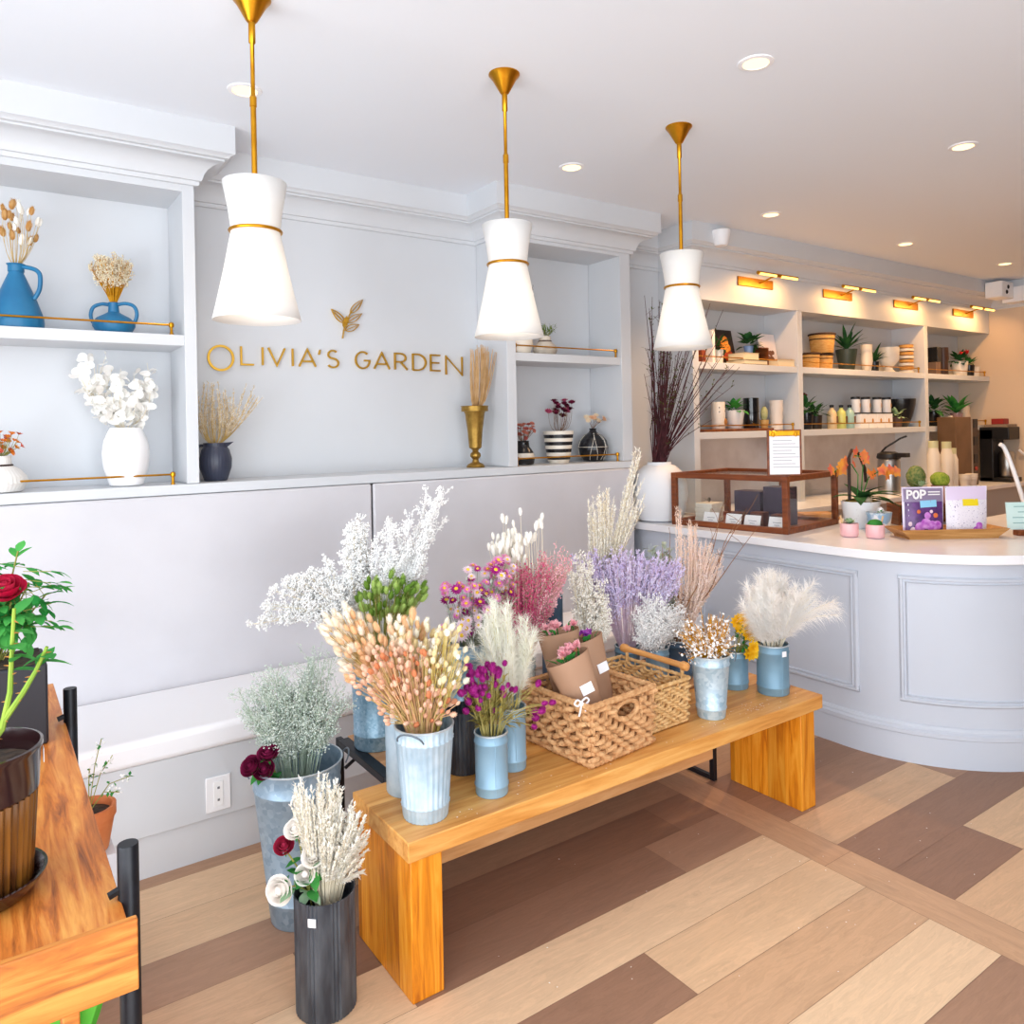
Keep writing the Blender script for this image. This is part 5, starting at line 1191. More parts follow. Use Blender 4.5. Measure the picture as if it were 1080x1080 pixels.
# fallen petals
R = random.Random(91); mb = MB()
for k in range(150):
    x, y = (R.uniform(.98, 2.8), R.uniform(1.875, 2.0)) if k < 60 else (R.gauss(2.47, .05), R.gauss(1.94, .02)) if k < 95 else (R.uniform(1.0, 3.2), R.uniform(1.2, 2.2)); z = BT + .0006 if k < 95 else .0006
    a = R.uniform(0, 6.3); l = R.uniform(.003, .007); mb.leaf((x, y, z), (cos(a), sin(a), .15), (0, 0, 1), l, l*.7, .1, 2)
o = solo('fallen_petal_litter', mb, WHITEF, 'tiny white petals scattered over the bench top and floor', 'petals'); o['kind'] = 'stuff'
# ------------------------------------------------------------------ rustic console table
RUST = wood('rustic_board', '#6a3118', '#c9732c', '#e8a450', 'Y', 3.6, .42, knots=.6); RUSTX = wood('rustic_end', '#7d421f', '#bd6f2c', '#dd9a4a', 'X', 3.0, .5, knots=.7)
t = thing('console_table', 'rustic orange brown console table with black metal posts at the window end', 'table', (-.28, 1.285, 0))
part(t, 'tabletop', MB().box(.0, .014, .765, .462, 1.5, .79), RUST, .002)
part(t, 'end_board', MB().box(-.01, 0, .715, .468, .014, .822), RUSTX, .002); part(t, 'end_board', MB().box(.0, 1.5, .715, .43, 1.514, .85), RUSTX, .002)
part(t, 'lower_shelf', MB().box(.0, .1, .2, .44, 1.5, .225), RUST, .002)
part(t, 'brace_board', MB().box(.37, .04, .0, .393, .09, .765), RUSTX, .002)
for x, y in ((.474, .13), (.474, 1.1), (-.02, .13), (-.02, 1.1)):
    part(t, 'post', MB().lathe([(.0165, 0), (.0165, .876), (.0155, .878), (0, .878)], 20, (x, y, 0)), BLACKM)
    part(t, 'bracket', MB().tube([(x, y, .81), (x - (.03 if x > 0 else -.03), y, .8)], .007, 6), BLACKM)
# brown ribbed pot with thorny stems
TZ = .7905
t = thing('ribbed_pot', 'glossy brown ribbed pot on a saucer at the near end of the rustic table', 'plant pot', (-.014, 1.56, TZ))
GL = mat('brown_glaze', '#2c110c', .2, col2='#9a6424', scale=26, stretch=(1, 1, .06), lo=.4, hi=.7, coat=.5, spec=.6); RIM = mat('dark_glaze', '#2a1416', .18, coat=.6)
part(t, 'saucer', MB().lathe([(.07, 0), (.08, .002), (.1, .026), (.103, .034), (.098, .034), (.08, .012), (0, .01)], 48), RIM)
part(t, 'body', MB().lathe([(.076, .0125), (.08, .02), (.0885, .165), (.0885, .167)], 352, flute=.03, fl_n=44), GL, angle=80)
part(t, 'collar', MB().lathe([(.0885, .167), (.093, .171), (.0965, .235), (.1, .24), (.1, .246), (.0955, .247), (.092, .23), (.088, .18), (0, .178)], 48), RIM)
part(t, 'soil', MB().lathe([(.09, .212), (.05, .216), (0, .214)], 20), SOIL)
part(t, 'price_sticker', MB().box(-.008, -.0006, -.012, .008, .0006, .012).xf(Matrix.Rotation(radians(12), 4, 'Z') @ Matrix.Translation((.0975, -.02, .215)) @ Matrix.Rotation(radians(78), 4, 'Z')), CARD, label='white price sticker')
R = random.Random(8)
t = thing('thorny_stem_plant', 'thorny green stems growing from the brown ribbed pot', 'plant', (-.014, 1.56, TZ + .218))
st = MB(); th = MB(); lf = MB()
for P in (((.0, 0, 0), (.04, -.02, .06), (.052, -.025, .12), (.055, -.03, .18), (.06, -.03, .26)), ((.01, .01, 0), (.035, -.015, .06), (.07, -.04, .12), (.088, -.05, .155), (.104, -.062, .195)), ((-.04, 0, 0), (-.06, .01, .1), (-.06, .02, .2))):
    P = [V(p) for p in P]; Q = [along(P, i/16) for i in range(17)]; st.tube(Q, [.0062 - .0034*i/16 for i in range(17)], 7)
    for i in range(1, 16):
        d = rdir(R); d.z *= .3; th.lathe([(.002, 0), (0, .008)], 5) if False else th.tube([Q[i], Q[i] + d.normalized()*.011], [.0022, .0003], 4)
    for k in range(6): q = along(P, R.uniform(.6, 1)); lf.leaf(q, rdir(R, V((.3, 0, .3))), (0, 0, 1), R.uniform(.03, .05), .026, .25, 4)
part(t, 'stems', st, petal('thorn_stem', '#76963a', '#9cb448', .1, 12)); part(t, 'thorns', th, petal('thorn', '#a9773f', None, .1)); part(t, 'leaves', lf, GREEN)
# black pot with rose plant
t = thing('black_pot', 'tall matte black square pot behind the brown ribbed pot', 'plant pot', (.045, 2.33, TZ))
mb = MB().box(-.09, -.09, 0, .09, .09, .2); part(t, 'body', mb, mat('matte_black_pot', '#26272e', .6), .006); part(t, 'soil', MB().box(-.08, -.08, .2003, .08, .08, .204), SOIL)
t = thing('rose_plant', 'leafy green rose plant growing in the black pot with one crimson bloom', 'plant', (.02, 2.33, TZ + .2045)); lf = MB(); st = MB()
for i in range(24):
    a = R.uniform(0, 2*pi); tip = V((.0 + .11*cos(a)*R.random() + .015, .09*sin(a)*R.random(), R.uniform(.1, .27))); P = [V((tip.x*.2, tip.y*.2, 0)), V((tip.x*.6, tip.y*.6, tip.z*.6)), tip]; st.tube(P, .0022, 5)
    for k in range(6):
        q = along(P, R.uniform(.4, 1)); d = rdir(R, V((cos(a)*.5, sin(a)*.5, .1))); st.tube([q, q + d*.04], .001, 3)
        for s_ in (0, 1, -1): lf.leaf(q + d*(.04 if s_ == 0 else .025), d + V((-d.y, d.x, 0))*s_*.9, (0, 0, 1), R.uniform(.03, .048), .024, .3, 4)
for k in range(8):
    d = V((1, R.uniform(-.5, .3), R.uniform(-.3, .35))); q = V((.07, -.02, .08 + .02*k)); st.tube([q, q + d*.06], .0012, 3)
    for j in range(3): lf.leaf(q + d*(.03 + .02*j), d + V((0, R.uniform(-.6, .6), R.uniform(-.3, .3))), (0, 0, 1), .042, .022, .3, 4)
part(t, 'stems', st, GREENST); part(t, 'leaves', lf, petal('bright_leaf', '#2f9a48', '#5fb85a', .3, 10)); part(t, 'bloom', rosehead(MB(), .042, R).xf(Matrix.Translation((.028, -.04, .165)) @ Matrix.Rotation(.5, 4, 'X')), petal('crimson_petal', '#c3123f', '#d93a5c', .3, 20))
# terracotta pot with trailing plant behind the table
t = thing('terracotta_pot', 'terracotta pot just past the table edge before the banquette', 'plant pot', (.245, 2.51, .37)); part(t, 'body', cup(MB(), .05, .067, .125, 28, .006, .03), TERRA); part(t, 'soil', MB().lathe([(.058, .105), (0, .11)], 16), SOIL)
t = thing('trailing_plant', 'spindly white flowering plant in the terracotta pot', 'plant', (.245, 2.51, .477)); st = MB(); lf = MB(); fl = MB()
for tip in ((.03, -.05, .22), (.06, -.03, .16), (.1, -.06, .1), (.0, -.04, .14), (.07, -.08, .07)):
    P = [V((0, 0, 0)), V(tip)*.5 + V((0, 0, .03)), V(tip)]; st.tube(P, .0013, 4)
    for k in range(7): q = along(P, R.uniform(.3, 1)); lf.leaf(q, rdir(R), (0, 0, 1), .016, .009, .2, 2)
    for k in range(8): q = along(P, R.uniform(.6, 1)) + rdir(R)*.012; fl.octa(q, .004)
part(t, 'stems', st, GREENST); part(t, 'leaves', lf, GREEN); part(t, 'florets', fl, WHITEF)
solo('plant_stand', MB().box(-.06, -.06, 0, .06, .06, .369), mat('stand_paint', '#cfd0d6', .6), 'small pale stand under the terracotta pot behind the table', 'stand', (.245, 2.51, 0))
t = thing('low_plant', 'broad green leaves below the near end of the rustic table', 'plant', (.085, 1.7, .2255)); lf = MB()
for d, L in (((.26, -.3, 1), .3), ((.1, -.3, 1.1), .27), ((.4, -.1, 1), .26), ((.2, .2, 1.2), .25)): lf.leaf((0, 0, .08), d, (-.5, -.8, .2), L, .07, .2, 8, .25, .9)
part(t, 'pot', cup(MB(), .05, .065, .1, 24), BLACKC); part(t, 'leaves', lf, petal('glossy_leaf', '#3c9a2e', '#6cbb45', .25, 8))

# ------------------------------------------------------------------ vases on the display shelves
SU, SL = 1.9855, 1.3455
BLUEC = mat('teal_blue_ceramic', '#176490', .45, col2='#1d719c', scale=10)
def vase(label, x, y, z, prof, m, n=36, flute=0, fl_n=0, name='vase', cat='vase'):
    t = thing(name, label, cat, (x, y, z)); part(t, 'body', MB().lathe(prof, n, flute=flute, fl_n=fl_n), m); return t
def inner(prof, th=.005):
    r, z = prof[-1]; return prof + [(r - th, z - .001), (r - th, z - .03), (0, z - .035)]
t = vase('teal blue jug with one tall angular handle on the upper shelf', .137, 3.63, SU, inner([(.08, 0), (.093, .004), (.095, .03), (.092, .055), (.07, .12), (.046, .18), (.027, .225), (.024, .25), (.034, .262)]), BLUEC, name='jug', cat='jug')
part(t, 'handle', MB().tube(smooth_path([(.026, 0, .252), (.06, 0, .245), (.085, 0, .233), (.096, 0, .21), (.092, 0, .16), (.07, 0, .122)]), .0085, 12), BLUEC)
t.rotation_euler.z = radians(-35)
t = vase('teal blue squat vase with two loop handles on the upper shelf', .483, 3.63, SU, inner([(.05, 0), (.064, .004), (.082, .035), (.082, .05), (.066, .07), (.035, .087), (.022, .095), (.019, .13), (.021, .136)]), BLUEC, cat='vase', name='vase')
for s in (-1, 1): part(t, 'handle', MB().tube(smooth_path([(s*.02, 0, .128), (s*.05, 0, .132), (s*.085, 0, .12), (s*.098, 0, .09), (s*.092, 0, .06), (s*.078, 0, .045)]), .0075, 12), BLUEC)
t.rotation_euler.z = radians(-35)
t = vase('smooth white tall vase of pale discs on the lower shelf', .515, 3.6, SL, inner([(.055, 0), (.065, .006), (.087, .08), (.092, .14), (.085, .19), (.068, .23), (.06, .245)]), mat('white_gloss_vase', '#f6f6f7', .35))
t = vase('white ribbed round vase of orange flowers at the window end', .06, 3.6, SL, inner([(.07, 0), (.085, .004), (.104, .035), (.1, .06), (.075, .09), (.052, .103), (.05, .105), (.048, .14), (.05, .142)]), mat('ribbed_white', '#eceae6', .5), 120, .012, 40)
part(t, 'neck_band', MB().lathe([(.053, .1), (.056, .104), (.053, .109)], 32), mat('dark_band', '#3a2620', .6))
t = vase('dark navy ribbed jug on the niche ledge beside the lettering', .888, 3.64, SL, inner([(.045, 0), (.05, .004), (.068, .06), (.07, .1), (.06, .14), (.05, .155), (.052, .172)]), mat('navy_ceramic', '#33384a', .4), 96, .012, 30, 'jug', 'jug')
part(t, 'handle', MB().tube(smooth_path([(-.05, 0, .16), (-.075, 0, .158), (-.092, 0, .13), (-.088, 0, .09), (-.066, 0, .06)]), .007, 10), mat('navy_ceramic', '#33384a'))
t.rotation_euler.z = radians(-35)
part(t, 'spout', MB().add([(.045, -.018, .172), (.045, .018, .172), (.085, 0, .176), (.05, 0, .15)], [(0, 2, 1), (0, 3, 2), (1, 2, 3)]), mat('navy_ceramic', '#33384a'))
t = vase('gold trumpet vase on the niche ledge', 2.283, 3.64, SL, inner([(.05, 0), (.052, .006), (.044, .018), (.02, .03), (.016, .045), (.03, .062), (.03, .075), (.016, .09), (.02, .1), (.035, .11), (.042, .2), (.055, .3), (.075, .34), (.08, .343)]), mat('antique_gold', '#a8853f', .4, .8, col2='#8e6d30', scale=40), 40)
t = vase('rounded white vase with twigs behind the second pendant lamp', 2.575, 3.62, SU, inner([(.05, 0), (.07, .006), (.088, .06), (.08, .11), (.04, .15), (.034, .165)]), CREAM)
t = vase('ribbed cream vase with green sprigs on the upper shelf', 2.755, 3.6, SU, inner([(.045, 0), (.06, .004), (.073, .03), (.068, .05), (.045, .075), (.036, .083), (.035, .11), (.037, .112)]), mat('ribbed_cream', '#d8cec0', .5, col2='#a79c8e', scale=3), 96, .015, 32)
part(t, 'neck_band', MB().lathe([(.038, .079), (.041, .083), (.038, .087)], 32), mat('dark_band', '#3a2620'))
t = vase('small black vase with white bands on the lower shelf', 2.625, 3.66, SL, inner([(.05, 0), (.062, .004), (.068, .035)]), BLACKC); 
part(t, 'pale_band', MB().lathe([(.0675, .036), (.067, .05), (.062, .068)], 36), CREAM); part(t, 'neck', MB().lathe(inner([(.061, .069), (.05, .09), (.038, .105), (.035, .135), (.038, .14)]), 36), BLACKC)
t = thing('striped_pot', 'black and white striped tapered pot of burgundy blooms on the lower shelf', 'vase', (2.89, 3.66, SL))
for k in range(9):
    z = k*.0215; r = lambda q: .062 + .03*min(1, q/.19)**.7 - (.004 if q < .01 else 0)
    part(t, 'stripe' if k % 2 else 'white_stripe', MB().lathe([(r(z), z), (r(z + .0215), z + .0215)] if k < 8 else inner([(r(z), z), (r(z + .0215), z + .0215)]), 36), BLACKC if k % 2 else CREAM)
t = vase('round black vase with thin crossing white lines on the lower shelf', 3.165, 3.66, SL, inner([(.045, 0), (.06, .004), (.088, .045), (.096, .085), (.085, .13), (.055, .165), (.025, .182), (.02, .195), (.024, .205)]), BLACKC)
mb = MB()
def on(a, z): 
    pr = [(.06, .004), (.088, .045), (.096, .085), (.085, .13), (.055, .165), (.025, .182)]
    for (r0, z0), (r1, z1) in zip(pr, pr[1:]):
        if z0 <= z <= z1: r = r0 + (r1-r0)*(z-z0)/(z1-z0); return (r*cos(a)*1.006, r*sin(a)*1.006, z)
for a0, a1 in ((-2.6, -2.1), (-1.9, -2.2), (-1.5, -1.2), (-1.0, -1.5), (-.6, -.3), (.3, .6), (1.6, 1.9), (2.6, 2.9)): mb.tube([on(a0 + (a1-a0)*i/12, .01 + .165*i/12) for i in range(13)], .0014, 4)
mb.tube([on(2*pi*i/40, .09) for i in range(40)], .0014, 4, closed=True); part(t, 'line_pattern', mb, CREAM)

# flowers in those vases
TAN_T = petal('tan_tail', '#c99452', '#ddb27a', .25, 40); R = random.Random(31)
t = bunch('tan bunny tails and seed stems in the teal blue jug', .137, 3.63, SU + .23)
ss = mstems(R, .008, .033, .015, .02, [(26, (.01, -.01, .19), .08, .05, .09), (2, (.09, -.02, .2), .02, .02, .03)], .35); part(t, 'stems', stemmesh(ss, .001), STRAW); heads(t, ss[:14], TAIL, TAN_T, (.7, 1.1), R); heads(t, ss[14:], OATH, CREAMF, (.7, 1.1), R)
t = bunch('golden stems topped with tiny pale florets in the squat teal blue vase', .483, 3.63, SU + .103)
ss = mstems(R, .008, .038, .01, .016, [(110, (-.005, 0, .19), .09, .06, .035)], .05); st = stemmesh(ss, .0012); fl = MB(); spray(R, ss, st, fl, 8, 6, .022, .01, .003, .7, 'octa'); part(t, 'stems', st, GOLDST); part(t, 'florets', fl, petal('pale_cream', '#f3e6c4', '#faf3e0', .2))
t = bunch('white lunaria seed discs in the smooth white tall vase', .515, 3.6, SL + .212)
ss = mstems(R, .008, .038, .03, .04, [(14, (-.08, .0, .25), .1, .05, .11), (8, (.06, .0, .22), .06, .04, .11), (3, (-.16, 0, .31), .03, .02, .03)], .45); mb = MB()
for p, d in ss:
    for k in range(13):
        q = along(p, R.uniform(.35, 1)); n_ = rdir(R); c = q + rdir(R)*.022; r_ = R.uniform(.016, .026); M = n_.to_track_quat('Z', 'Y').to_matrix(); vs = [tuple(c + M @ V((r_*cos(2*pi*i/12), r_*.85*sin(2*pi*i/12), .003*sin(2*2*pi*i/12)))) for i in range(12)]; mb.add(vs + [tuple(c)], [(i, (i+1) % 12, 12) for i in range(12)])
part(t, 'stems', stemmesh(ss, .0012), CREAMST); part(t, 'seed_discs', mb, petal('lunaria_disc', '#fbf9f4', '#fdfcf9', .25))
t = bunch('orange strawflowers in the white ribbed round vase', .06, 3.6, SL + .108)
ss = mstems(R, .008, .033, .03, .036, [(46, (.015, -.005, .085), .08, .055, .05)], .3); part(t, 'stems', stemmesh(ss, .001), GREENST); mb = MB(); m2 = MB()
for i, (p, d) in enumerate(ss): daisy(mb if i % 3 else m2, p[-1], d, .018, 10, .8, .5)
part(t, 'florets', mb, petal('orange_straw', '#e87a26', '#f2a24a', .3, 50)); part(t, 'florets', m2, petal('rust_straw', '#b34b2a', '#e26d5a', .3, 50))
t = bunch('dry wheat coloured grasses in the dark navy jug', .888, 3.64, SL + .138)
ss = mstems(R, .008, .033, .025, .035, [(44, (-.02, .0, .24), .08, .05, .11), (22, (.07, -.02, .2), .06, .05, .09), (8, (.17, -.05, .28), .05, .03, .06)], .3); st = stemmesh(ss, .0011); fl = MB(); f2 = MB()
for p, d in ss:
    for k in range(26): q = along(p, R.uniform(.55, 1)); fl.leaf(q, rdir(R, d*.9), (0, 0, 1), R.uniform(.008, .018), .006, .2, 2)
    plume(R, f2, p, .6, 30, .022, .0005, .3, .6)
part(t, 'stems', st, STRAW); part(t, 'florets', fl, petal('wheat_floret', '#dcc597', '#eddcb8', .3, 40)); part(t, 'plumes', f2, CREAMF)
t = bunch('tall straight tan sticks in the gold trumpet vase', 2.283, 3.64, SL + .31)
ss = mstems(R, 0, .032, .03, .05, [(70, (.045, -.02, .34), .09, .06, .04)], .15); part(t, 'sticks', stemmesh(ss, .0022, 5), petal('tan_stick', '#c99f6a', '#dcb98a', .1, 20))
t = bunch('bare twigs with pale buds in the rounded white vase', 2.575, 3.62, SU + .132, 'branches')
ss = mstems(R, .008, .033, .01, .02, [(6, (.07, -.02, .22), .05, .04, .07)], .3); mb = MB()
for p, d in ss:
    for k in range(7): mb.ell(along(p, R.uniform(.4, 1)) + rdir(R)*.005, .004, .004, .007, d, 6, 4)
part(t, 'twigs', stemmesh(ss, .0016), BARK); part(t, 'buds', mb, WHITEF)
t = bunch('short green sprigs in the ribbed cream vase', 2.755, 3.6, SU + .08)
ss = mstems(R, .008, .033, .02, .025, [(20, (.01, 0, .09), .08, .05, .03)], .3); lf = MB()
for p, d in ss:
    for k in range(9): lf.leaf(along(p, R.uniform(.45, 1)), rdir(R, d), (0, 0, 1), .022, .008, .2, 2)
part(t, 'stems', stemmesh(ss, .001), GREENST); part(t, 'leaves', lf, petal('olive_leaf', '#5d7a35', '#86994f', .25, 20))
def strawbunch(label, x, y, z, cl, r, mm, size, seed=3):
    R = random.Random(seed); t = bunch(label, x, y, z); ss = mstems(R, .008, .033, r*.7, r, cl, .3); part(t, 'stems', stemmesh(ss, .0011), petal('brown_stem', '#7a5a45', '#94745c', .1, 20)); ms = []
    for m in mm:
        mb = MB(); daisy(mb, (0, 0, 0), (0, 0, 1), size, 12, .5, .5); daisy(mb, (0, 0, .002), (0, 0, 1), size*.7, 9, 1.2, .5); mb.ell((0, 0, .003), size*.3, size*.3, size*.3, nu=8, nv=5); me_ = mesh('flower_head', mb); me_.materials.append(m); ms.append(me_)
    for i, (p, d) in enumerate(ss): inst(t, 'flower_head', ms[i % len(ms)], p[-1], d + rdir(R)*.3 + V((-.2, -.5, .2)), R.uniform(.8, 1.2))
strawbunch('dusty pink small blooms in the small black banded vase', 2.625, 3.66, SL + .11, [(28, (0, -.01, .09), .075, .05, .055)], .026, [petal('dusty_pink', '#c0705e', '#d98f7c', .3, 40), petal('dusty_red', '#a84a45', '#c06a60', .3, 40)], .017, 5)
strawbunch('burgundy and wine strawflowers in the striped pot', 2.89, 3.66, SL + .165, [(24, (.01, -.01, .16), .11, .06, .06)], .06, [petal('wine', '#5c0f2e', '#7c1f44', .25, 40), petal('wine_dark', '#3e0a20', '#5c1230', .25, 40), petal('rose_wine', '#a83a5e', '#c45d7c', .25, 40)], .027, 6)
strawbunch('peach and cream blooms in the round black lined vase', 3.165, 3.66, SL + .175, [(12, (.0, -.01, .085), .085, .05, .025)], .013, [petal('peach_head', '#e8b48a', '#f2d0ac', .3, 40), petal('cream_head', '#efd9b8', '#f6e8d0', .3, 40)], .026, 7)

# ------------------------------------------------------------------ things on the coffee bar bookshelf
R = random.Random(44); UZ, LZ = 1.9855, 1.5105; Y0 = 3.64
KHAKI = mat('olive_cover', '#5d5230', .6); PAGE = mat('page_edge', '#e3d2b0', .8); WHC = mat('white_cover', '#efe4e0', .5)
def book(label, x, y, z, w, d, h, m, rz=0, group=None, lean=0, cover=None, flat=False):
    t = thing('book', label, 'book', (x, y, z + (d/2 + .003)*sin(lean)), rz, group); M = Matrix.Rotation(-lean, 4, 'X')
    if flat:
        part(t, 'cover', MB().box(-w/2, -d/2, 0, w/2, d/2, .003).box(-w/2, -d/2, h - .003, w/2, d/2, h).box(-w/2, d/2 - .003, .003, w/2, d/2, h - .003), m); part(t, 'pages', MB().box(-w/2 + .004, -d/2 + .003, .0032, w/2 - .004, d/2 - .004, h - .0032), PAGE)
    else:
        part(t, 'cover', MB().box(-w/2, -d/2, 0, w/2, -d/2 + .003, h).box(-w/2, d/2 - .003, 0, w/2, d/2, h).box(-w/2, -d/2 + .003, 0, -w/2 + .003, d/2 - .003, h).xf(M), m); part(t, 'pages', MB().box(-w/2 + .0032, -d/2 + .0032, .003, w/2 - .003, d/2 - .0032, h - .003).xf(M), PAGE)
        if cover:
            for nm, mm, bl in cover:
                mb = MB()
                for u, v, r in bl: mb.ell((u*w/2, -d/2 - .001, v*h), r, .0015, r, nu=9, nv=5)
                part(t, nm, mb.xf(M), mm)
    return t
book('small red brown book end on at the pendant end of the bar shelf', 4.115, Y0, UZ, .04, .12, .09, mat('red_brown_cover', '#8a3e22', .6)); book('narrow upright pale book behind the third pendant lamp', 4.2, Y0, UZ, .028, .15, .235, WHC)
book('dark upright book with a glowing orange flower cover', 4.5, 3.69, UZ, .19, .018, .27, mat('dark_cover', '#251712', .5), 0, None, radians(12), [('cover_picture', petal('flame_orange', '#f08a2c', '#f7b85a', .1, 30), [(-.05, .62, .045), (.15, .5, .04), (-.3, .5, .035), (.1, .72, .03)]), ('cover_picture', mat('ember_red', '#b0401c', .6), [(.35, .3, .035), (-.2, .28, .03), (.1, .15, .03)])])
book('olive book lying under the beige book on the bar shelf', 4.58, 3.585, UZ, .27, .16, .033, KHAKI, 0, None, flat=True); book('beige book lying on the olive book on the bar shelf', 4.545, 3.585, UZ + .0335, .17, .14, .05, mat('beige_cover', '#d8bd8c', .7), 0, None, flat=True)
book('white upright magazine with small brown figures on its cover', 4.962, 3.665, UZ, .19, .012, .262, WHC, 0, None, radians(10), [('cover_picture', mat('sepia', '#7a5038', .7), [(-.3, .4, .022), (-.1, .45, .02), (.2, .42, .024), (.5, .45, .018), (-.2, .25, .03), (.25, .22, .034), (0, .15, .03)])])
book('thin cream book lying in front of the white magazine', 4.95, 3.565, UZ, .2, .1, .05, mat('tan_cover', '#d5ab72', .7), 0, None, flat=True)
t = thing('wooden_crate', 'small dark slatted wooden box beside the white magazine', 'box', (4.745, 3.6, UZ)); part(t, 'frame', MB().box(-.04, -.05, 0, .04, .05, .008).box(-.04, -.05, .125, .04, .05, .133).box(.034, -.05, .008, .04, .05, .125).box(-.04, .044, .008, .034, .05, .125), DARKWOOD)
def potted(label, x, y, z, r0, r1, h, m, plant, pm, n=20, rx=.06, rz=.06, L=.06, W=.5, name='potted_plant', extra=None, cz=0):
    t = thing(name, label, 'potted plant', (x, y, z)); part(t, 'pot', cup(MB(), r0, r1, h, 24, .004), m); part(t, 'soil', MB().lathe([(r1 - .006, h - .012), (0, h - .008)], 14), SOIL)
    if plant == 'bush': part(t, 'leaves', bush(MB(), (0, 0, h + cz), rx*1.25, rz*1.25, int(n*1.4), L*1.25, R, W), pm)
    elif plant == 'sword':
        mb = MB()
        for k in range(n): a = k*2.4; el = R.uniform(.4, 1.4); mb.leaf((0, 0, h - .005), (cos(a)*cos(el), sin(a)*cos(el)*.7, sin(el)), (0, 0, 1), L*R.uniform(.7, 1.2), L*W, R.uniform(.1, .5), 6, .2)
        part(t, 'leaves', mb, pm)
    elif plant == 'ball': part(t, 'cactus', MB().ell((0, 0, h + rz*.8), rx, rx, rz, nu=16, nv=10, jit=.05, R=R), pm)
    if extra:
        nm, mm, pts = extra; mb = MB()
        for c, s in pts: ruffle(mb, c, s, R, 18)
        part(t, nm, mb, mm)
    return t
REDB = petal('red_bloom', '#c81e2c', '#e04a4a', .25, 30)
potted('dark leafy plant half hidden behind the third pendant lamp on the bar shelf', 4.29, 3.6, UZ, .03, .035, .1, CREAM, 'bush', DGREEN, 22, .035, .09, .06)
potted('little blue pot of round dark leaves on the lying books beside the dark slatted box', 4.6, 3.585, UZ + .084, .028, .034, .055, mat('blue_pot_glaze', '#6d8fc0', .4), 'bush', DGREEN, 22, .06, .07, .06, .7)
BASK = mat('woven_basket', '#c98f44', .7, col2='#dbab62', scale=30, stretch=(1, 1, 6)); BASKD = mat('basket_rim_dark', '#3b2212', .8)
def lidbasket(label, x, z, r0, r1, h):
    t = thing('shelf_basket', label, 'basket', (x, 3.63, z), group='baskets stacked on the bar bookshelf'); part(t, 'body', cup(MB(), r0, r1, h, 30, .006), BASK); part(t, 'rim', MB().tube([(r1*cos(a), r1*sin(a), h) for a in [2*pi*i/30 for i in range(30)]], .008, 6, closed=True), BASKD)
    part(t, 'stripe', MB().lathe([(r0 + (r1-r0)*.7 + .0012, h*.7), (r0 + (r1-r0)*.76 + .0012, h*.76)], 30), BASKD)
    return t
lidbasket('small woven basket closest to the divider, under the big basket', 5.42, UZ, .062, .068, .12); lidbasket('small woven basket beside the dark green pot, under the big basket', 5.6, UZ, .062, .068, .12); lidbasket('big woven basket with a dark rim on top of the two small baskets', 5.575, UZ + .131, .085, .1, .15)
potted('large dark green pot with a spiky dark plant on the bar shelf', 5.95, 3.65, UZ, .06, .085, .18, mat('dark_green_pot', '#26332c', .5), 'sword', DGREEN, 22, L=.2, W=.16)
solo('tall_vase', MB().lathe(inner([(.03, 0), (.035, .01), (.048, .08), (.045, .16), (.047, .222)]), 28), mat('grey_white_ceramic', '#d9cfc0', .4), 'tall grey white pot in front of the spiky dark plant', 'vase', (6.13, 3.58, UZ))
potted('small dark plant with long blades between the tall pot and the goblet pot', 6.33, 3.63, UZ, .035, .04, .09, BLACKC, 'sword', DGREEN, 16, L=.16, W=.2)
solo('goblet_pot', MB().lathe(inner([(.055, 0), (.058, .006), (.035, .03), (.03, .05), (.06, .075), (.085, .11), (.088, .22)]), 32), CREAM, 'cream footed goblet pot on the bar shelf', 'plant pot', (6.54, 3.62, UZ))
for k in range(8):
    r = .062 - (.004 if k % 2 else 0)
    solo('striped_bowl', MB().lathe([(r*.7, 0), (r, .006), (r, .026), (r + .003, .028), (r - .004, .029), (r*.6, .012), (0, .01)], 28), CREAM if k % 2 == 0 else BASK, ['bottom bowl', 'second bowl from the bottom', 'third bowl from the bottom', 'fourth bowl from the bottom', 'fourth bowl from the top', 'third bowl from the top', 'second bowl from the top', 'topmost bowl'][k] + ' of the tall bowl stack on the bar shelf', 'bowl', (6.82, 3.61, UZ + .0325*k), 0, 'stacked bowls on the bar shelf')
solo('gift_box', MB().box(-.045, -.05, 0, .045, .05, .12), mat('mocha_box', '#6d5648', .6), 'grey brown box closest to the divider at the far end of the bar shelf', 'box', (7.33, 3.63, UZ), 0, None, .004)
solo('gift_box', MB().box(-.04, -.05, 0, .04, .05, .14), BLACKC, 'black box on top of the grey brown box at the far end', 'box', (7.35, 3.63, UZ + .1205), 0, None, .004)
solo('tall_vase', MB().lathe(inner([(.04, 0), (.045, .01), (.042, .13), (.05, .16), (.046, .27)]), 24), mat('umber_ceramic', '#3f2a22', .4), 'tall dark brown vase at the far end of the bar shelf', 'vase', (7.56, 3.65, UZ))
potted('white pot of red flowers at the far end of the bar shelf', 7.78, 3.6, UZ, .058, .072, .14, CREAM, 'bush', DGREEN, 26, .07, .05, .06, .6, extra=('blossoms', REDB, (((-.05, -.03, .21), .03), ((.06, -.03, .22), .045), ((.1, 0, .19), .03))))
potted('small dark leafy pot between the white red-flower pot and the corner', 7.96, 3.6, UZ, .04, .05, .11, BLACKC, 'bush', GREEN, 20, .05, .05, .05)
solo('small_pot', MB().lathe(inner([(.03, 0), (.036, .006), (.045, .1)]), 24), CREAM, 'little cream pot closest to the far corner on the bar shelf', 'plant pot', (8.085, 3.6, UZ))
